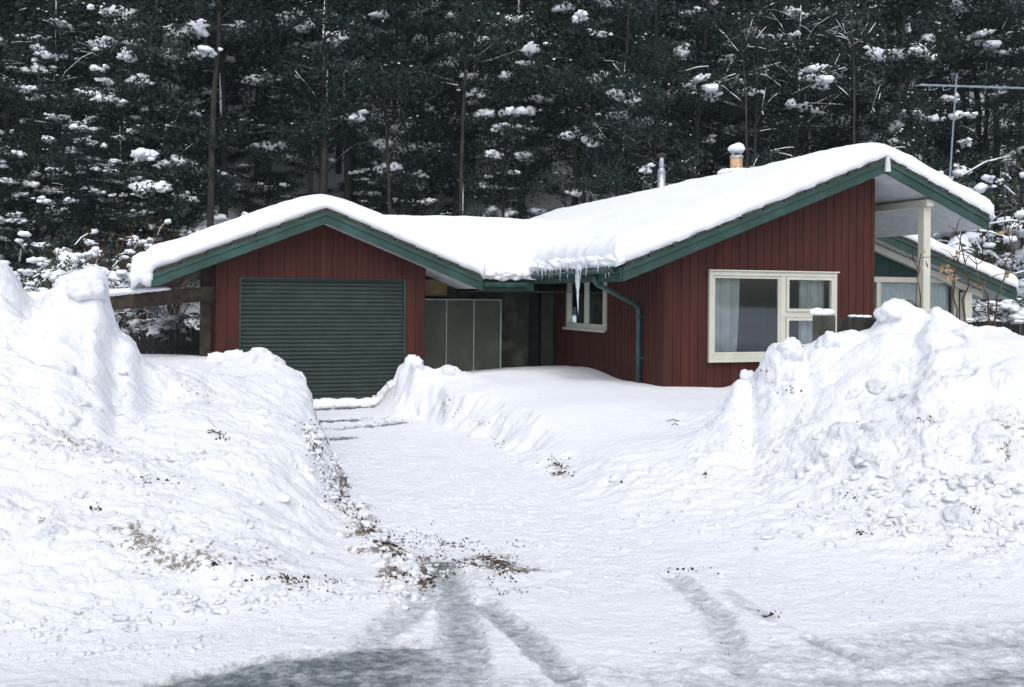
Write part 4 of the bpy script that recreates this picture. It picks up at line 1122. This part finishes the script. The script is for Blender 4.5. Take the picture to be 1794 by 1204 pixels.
# near bare sapling with a few dry leaves, before the fence
rg = random.Random(55)
def sapling(stems, label, name='bare_sapling'):
    b0 = stems[0][0]; root = empty(name, b0); T_ = MB(); Lf = MB()
    for st_ in stems:
        pts = [Vector(p)-b0 for p in st_]; fine = []
        for a_, b_ in zip(pts[:-1], pts[1:]):
            for k in range(4): fine.append(a_.lerp(b_, k/4)+Vector((rg.gauss(0,.012),rg.gauss(0,.012),rg.gauss(0,.008))))
        fine.append(pts[-1]); n = len(fine)
        T_.tube(fine, [.010*(1-.75*i/n) for i in range(n)], 6)
        for j in range(6):
            i = rg.randint(n//3, n-1); e = Vector((rg.gauss(0,1),rg.gauss(0,.6),abs(rg.gauss(.5,.4)))).normalized(); l_ = rg.uniform(.12,.4)
            q0 = fine[i]; q1 = q0+e*l_*.5+Vector((0,0,.03)); q2 = q0+e*l_+Vector((0,0,-.02))
            T_.tube([q0,q1,q2],[.006,.004,.002],4,False)
            if rg.random() < .45:
                for _ in range(3): leaf(Lf, q2+Vector((rg.gauss(0,.02),rg.gauss(0,.02),rg.gauss(-.02,.02))), rg.uniform(.022,.045), rg, .2)
    T_.build('stems', M['twig'], root); 
    if Lf.v: Lf.build('dry_leaves', M['dryleaf'], root)
    tag(root, label, 'sapling', 'bare saplings by the fence')
sapling([[at(1622,600,9.6),at(1615,520,9.7),at(1600,455,9.8)]], 'short bare twig standing before the white terrace post')
sapling([[at(1688,610,9.5),at(1692,500,9.6),at(1685,425,9.7),at(1660,395,9.8)],[at(1688,600,9.5),at(1668,520,9.6),at(1676,440,9.6)]], 'forked bare sapling with dry leaves before the terrace corner post')
sapling([[at(1740,610,9.4),at(1748,520,9.5),at(1770,440,9.6),at(1780,390,9.7)],[at(1742,600,9.4),at(1720,500,9.5),at(1708,450,9.6)]], 'bare sapling with dry leaves nearest the right end of the fence')

# ------------------------------------------------------------------ loose clods, litter and small things
# broken blocks of packed snow
M['greysnow'] = snow_mat('grey_packed_snow', bump=.9, base=(.70,.73,.76))
M['packsnow'] = snow_mat('packed_snow', bump=.9, base=(.79,.81,.85))
def snow_block(c, sz, rot, m, label, group=None, seed=0):
    mb = MB(); n = 9; rng = random.Random(seed); ph = Vector((rng.random()*40, rng.random()*40, 0))
    cuts = [(Vector((rng.gauss(0,1), rng.gauss(0,1), rng.gauss(0,1))).normalized(), rng.uniform(.62,.9)) for _ in range(7)]
    vs, fs = ICO[3]
    Rm = Matrix.Rotation(rot[2], 3, 'Z') @ Matrix.Rotation(rot[0], 3, 'X') @ Matrix.Rotation(rot[1], 3, 'Y')
    for q in vs:
        p = Vector(q); mx_ = max(abs(p.x), abs(p.y), abs(p.z)); p = p / mx_ * .35 + p * .65
        for nn_, d_ in cuts:
            e = p.dot(nn_) - d_
            if e > 0: p -= nn_ * e * .92
        p = Vector((p.x*sz[0], p.y*sz[1], p.z*sz[2]))
        k_ = mnoise.fractal(p*14+ph, .7, 2.0, 4)*.024 + mnoise.noise(p*5+ph)*.03
        p += Vector(q)*k_
        p = Rm @ p; mb.v.append(tuple(p))
    mb.f = list(fs)
    o = mb.build('snow_block', m, smooth=True); o.location = c; tag(o, label, 'snow block', group); return o
rg = random.Random(808)
GS, WS = M['greysnow'], M['packsnow']
for k, (px, py, sz, m, lab, gp) in enumerate([
   (1555,752,(.27,.16,.15),GS,'largest grey block of packed snow in the middle of the right heap',None),
   (1492,756,(.17,.14,.13),GS,'grey block of packed snow just left of the largest one',None),
   (1530,790,(.15,.12,.10),WS,'pale block of snow lying under the crack of the grey blocks',None),
   (1384,622,(.15,.14,.16),WS,'snow block standing on the crest before the lower window sash',None),
   (1460,598,(.15,.12,.10),WS,'snow block on the crest before the fence end',None),
   (1570,545,(.19,.15,.13),WS,'snow block on the highest point of the right heap',None),
   (1700,585,(.17,.14,.09),WS,'snow block on the crest right of the highest point',None),
   (1312,668,(.09,.10,.12),WS,'small upright snow block at the low left end of the right heap',None),
   (1440,950-20,(.10,.08,.06),WS,'snow block at the foot of the right heap, leftmost there',None),
   (1690,905,(.14,.10,.08),GS,'grey snow block low on the right heap near the picture edge',None),
   (1640,800,(.20,.14,.11),WS,'smooth snow block right of the grey ones on the right heap',None),
   (1745,760,(.16,.13,.15),WS,'snow block on the far right face of the right heap',None),
   (1480,860,(.12,.10,.08),GS,'grey snow block midway down the right heap',None),
   (1590,690,(.20,.14,.07),WS,'flat snow block high on the face of the right heap',None),
   (464,634,(.13,.13,.13),WS,'snow block standing on the bank end before the garage door',None),
   (492,690,(.10,.13,.12),WS,'snow block in the cut bank face beside the garage door',None),
   (556,752,(.07,.09,.12),WS,'small upright snow block at the far left edge of the drive',None),
   (732,645,(.12,.12,.13),WS,'snow block on the mound right of the garage door',None),
   (786,652,(.13,.12,.09),WS,'snow block on the mound before the grey cupboard',None),
   (690,678,(.09,.10,.08),WS,'small snow block at the right foot of the garage door',None),
   (150,500,(.22,.18,.12),WS,'rounded snow block high on the left bank crest',None),
   (330,700,(.18,.14,.08),WS,'snow block on the shoulder of the left bank',None),
   (90,640,(.20,.15,.09),WS,'snow block on the upper face of the left bank',None),
   (85,935,(.11,.08,.06),GS,'grey snow block low on the left bank near the picture edge',None),
   (470,1030,(.10,.07,.05),GS,'grey snow block at the mouth of the drive, in the ploughed ridge',None),
   (150,1085,(.10,.08,.06),WS,'snow block at the foot of the left bank by the road',None)]):
    p = ground_hit(px, py)
    up_ = 1 if k in (3,4,5,6,7,14,16,17,18,19) else 0
    sz = tuple(q*(.95 if up_ else .82) for q in sz)
    snow_block(p + Vector((0, .35*sz[1], (-.25 if up_ else -.55)*sz[2])), sz, (rg.uniform(-.35,.35), rg.uniform(-.3,.3), rg.random()*3), m, lab, gp, k)
for k in range(36):
    side = k % 3
    if side: px, py = rg.uniform(1360,1790), rg.uniform(640,930)
    else: px, py = rg.uniform(20,480), rg.uniform(690,1040)
    p = ground_hit(px, py); r_ = rg.uniform(.035,.085)
    snow_block(p+Vector((0,.02,-.5*r_)), (r_*rg.uniform(.9,1.6), r_, r_*rg.uniform(.5,.9)), (rg.uniform(-.5,.5), rg.uniform(-.5,.5), rg.random()*3), WS if rg.random() < .8 else GS,
       'small broken lump half sunk in the right heap' if side else 'small broken lump half sunk in the left bank', 'small broken lumps in the ploughed banks', 100+k)
rg = random.Random(3)
mb = MB()
def clod_at(p, r): r *= .62; mb.blob((p.x, p.y, p.z+r*.1), (r*rg.uniform(.7,1.4), r*rg.uniform(.7,1.2), r*rg.uniform(.5,.95)), rg, 1, .42)
def rnd_path(pts, n, spread, rmin, rmax):
    for _ in range(n):
        t = rg.random()*(len(pts)-1); i = int(t); f_ = t-i
        px = pts[i][0]*(1-f_)+pts[i+1][0]*f_+rg.gauss(0,spread); py = pts[i][1]*(1-f_)+pts[i+1][1]*f_+rg.gauss(0,spread*.45)
        if not (-200 < px < 2000): continue
        p = ground_hit(px, min(py, 1290)); clod_at(p, rg.uniform(rmin, rmax)*(.6+.4*rg.random()))
rnd_path([(548,760),(560,830),(600,880),(640,920),(690,975),(740,1030)], 230, 14, .015, .06)
rnd_path([(545,745),(550,790)], 10, 6, .06, .10)
rnd_path([(-20,1120),(200,1090),(400,1050),(560,1040),(720,1040)], 170, 30, .012, .05)
rnd_path([(0,1150),(300,1140),(520,1100)], 80, 18, .01, .03)
rnd_path([(1100,900),(1300,930),(1500,900),(1700,930),(1800,930)], 170, 40, .012, .055)
rnd_path([(1400,800),(1600,850),(1780,860)], 70, 40, .02, .08)
rnd_path([(740,1000),(850,990),(900,1010)], 40, 14, .01, .03)
rnd_path([(560,690),(700,690)], 26, 8, .02, .05)
rnd_path([(1050,1010),(1400,1030),(1760,1010)], 60, 20, .01, .03)
rnd_path([(50,700),(250,850),(450,950)], 60, 90, .02, .06)
rnd_path([(570,770),(800,900),(1000,960)], 120, 70, .01, .04)
o = mb.build('snow_clods', M['snow'], smooth=True); tag(o, 'loose crumbled clods of snow strewn along the bank feet and drive edges', 'snow clods', kind='stuff')
mb = MB()
def litter(px, py, n, sx_, sy_, s0=.012, s1=.035):
    for _ in range(int(n*1.7+.5)):
        p = ground_hit(px+rg.gauss(0,sx_), py+rg.gauss(0,sy_)); leaf(mb, p+Vector((0,0,.004)), rg.uniform(s0,s1)*.55, rg, .3)
def twig(px, py, l_):
    p = ground_hit(px, py); a_ = rg.random()*6.28; e = Vector((math.cos(a_), math.sin(a_)*.5, rg.uniform(-.1,.3)))*l_
    mb.tube([p+Vector((0,0,.01))-e*.5, p+Vector((0,0,.03)), p+Vector((0,0,.012))+e*.5], [.004,.005,.003], 4)
for px, py, n, sx_, sy_ in [(975,820,40,9,9),(985,832,16,14,3),(388,768,12,5,4),(555,795,22,6,12),(575,835,26,9,12),(590,875,26,12,5),(640,915,24,14,8),(672,945,34,9,8),(700,975,14,8,10),(745,1020,34,10,10),(695,1010,20,10,12),(800,955,16,20,5),(850,985,22,18,5),(885,1003,14,9,3),(870,780,12,10,6),(800,730,8,12,6),(845,745,8,14,6),(500,1018,14,35,5),(290,845,6,12,6),(375,990,9,7,3),(255,845,8,5,4),(170,890,5,5,4),(1235,835,6,5,4),(1510,935,8,10,2),(1570,690,4,4,4),(1625,740,8,8,4),(1700,895,12,10,5),(1490,870,8,10,5),(1380,690,7,10,5),(1520,745,5,30,10),(1070,845,4,8,4),(690,742,14,12,2),(640,735,10,16,2),(1765,790,8,3,16),(1210,1000,8,20,4),(1340,1080,6,20,3),(1385,618,9,6,4),(1350,650,5,4,4),(630,740,10,30,5)]:
    litter(px, py, n, sx_, sy_)
ep = [(540,742),(548,765),(555,795),(570,830),(585,865),(610,895),(640,925),(670,950),(700,985),(740,1020)]
for k in range(170):
    t = rg.random()*(len(ep)-1); i = int(t); f_ = t-i
    litter(ep[i][0]*(1-f_)+ep[i+1][0]*f_, ep[i][1]*(1-f_)+ep[i+1][1]*f_, rg.randint(2,7), 7+6*rg.random(), 4, .008, .026)
for k in range(80):
    x_ = rg.uniform(690,920); litter(x_, 950+max(0,(x_-760))*.36+rg.gauss(0,16)+(25 if rg.random()<.4 else 0), rg.randint(1,6), 9, 4, .007, .022)
for k in range(22): litter(rg.uniform(500,600), rg.uniform(1010,1040), rg.randint(1,4), 9, 3, .007, .02)
for k in range(220):
    litter(rg.uniform(0,1790), rg.uniform(840,1160), rg.randint(1,2), 6, 3, .004, .011)
for px, py in [(975,815),(985,825),(380,770),(560,800),(590,870),(670,945),(745,1025),(860,990),(880,1000),(1000,812),(500,1020),(1180,745)]:
    for _ in range(2): twig(px+rg.gauss(0,6), py+rg.gauss(0,4), rg.uniform(.05,.16))
o = mb.build('leaf_litter', M['litter']); tag(o, 'scraps of brown leaf and twig ploughed up with the snow', 'leaf litter', kind='stuff')

hzm = bpy.data.materials.new('added_tone_haze'); hzm.use_nodes = True; nt = hzm.node_tree; nt.nodes.clear()  # volume added to lift the forest's blacks and cool its tone
ho = nt.nodes.new('ShaderNodeOutputMaterial'); pv = nt.nodes.new('ShaderNodeVolumePrincipled'); pv.inputs['Color'].default_value = (.70,.90,1,1); pv.inputs['Density'].default_value = .0006
nt.links.new(pv.outputs[0], ho.inputs['Volume'])
mb = MB(); mb.box(-160, 160, -160, 150, -2.5, 90); o = mb.build('added_haze', hzm); tag(o, kind='stuff')
# ------------------------------------------------------------------ light
w = bpy.data.worlds.new('World'); S.world = w; w.use_nodes = True
nt = w.node_tree; bg = nt.nodes['Background']
sky = nt.nodes.new('ShaderNodeTexSky'); sky.sky_type = 'NISHITA'; sky.sun_disc = False
EL, AZ = math.radians(50), math.radians(178)
sky.sun_elevation = EL; sky.sun_rotation = AZ; sky.air_density = 1.0; sky.dust_density = 3.0
hs = nt.nodes.new('ShaderNodeHueSaturation'); hs.inputs['Saturation'].default_value = .55
nt.links.new(sky.outputs[0], hs.inputs['Color']); nt.links.new(hs.outputs[0], bg.inputs[0]); bg.inputs[1].default_value = .15
sd_ = bpy.data.lights.new('sun', 'SUN'); sd_.energy = .7; sd_.angle = math.radians(70); sd_.color = (1, .965, .92)
so = bpy.data.objects.new('sun', sd_); COL.objects.link(so)
sv = Vector((math.sin(AZ)*math.cos(EL), math.cos(AZ)*math.cos(EL), math.sin(EL)))
so.rotation_euler = sv.to_track_quat('Z', 'Y').to_euler()
S.view_settings.view_transform = 'Standard'; S.view_settings.look = 'None'
S.view_settings.exposure = 0.52; S.view_settings.gamma = 1.0
try: S.cycles.max_bounces = 8; S.cycles.diffuse_bounces = 4; S.cycles.transparent_max_bounces = 12
except Exception: pass
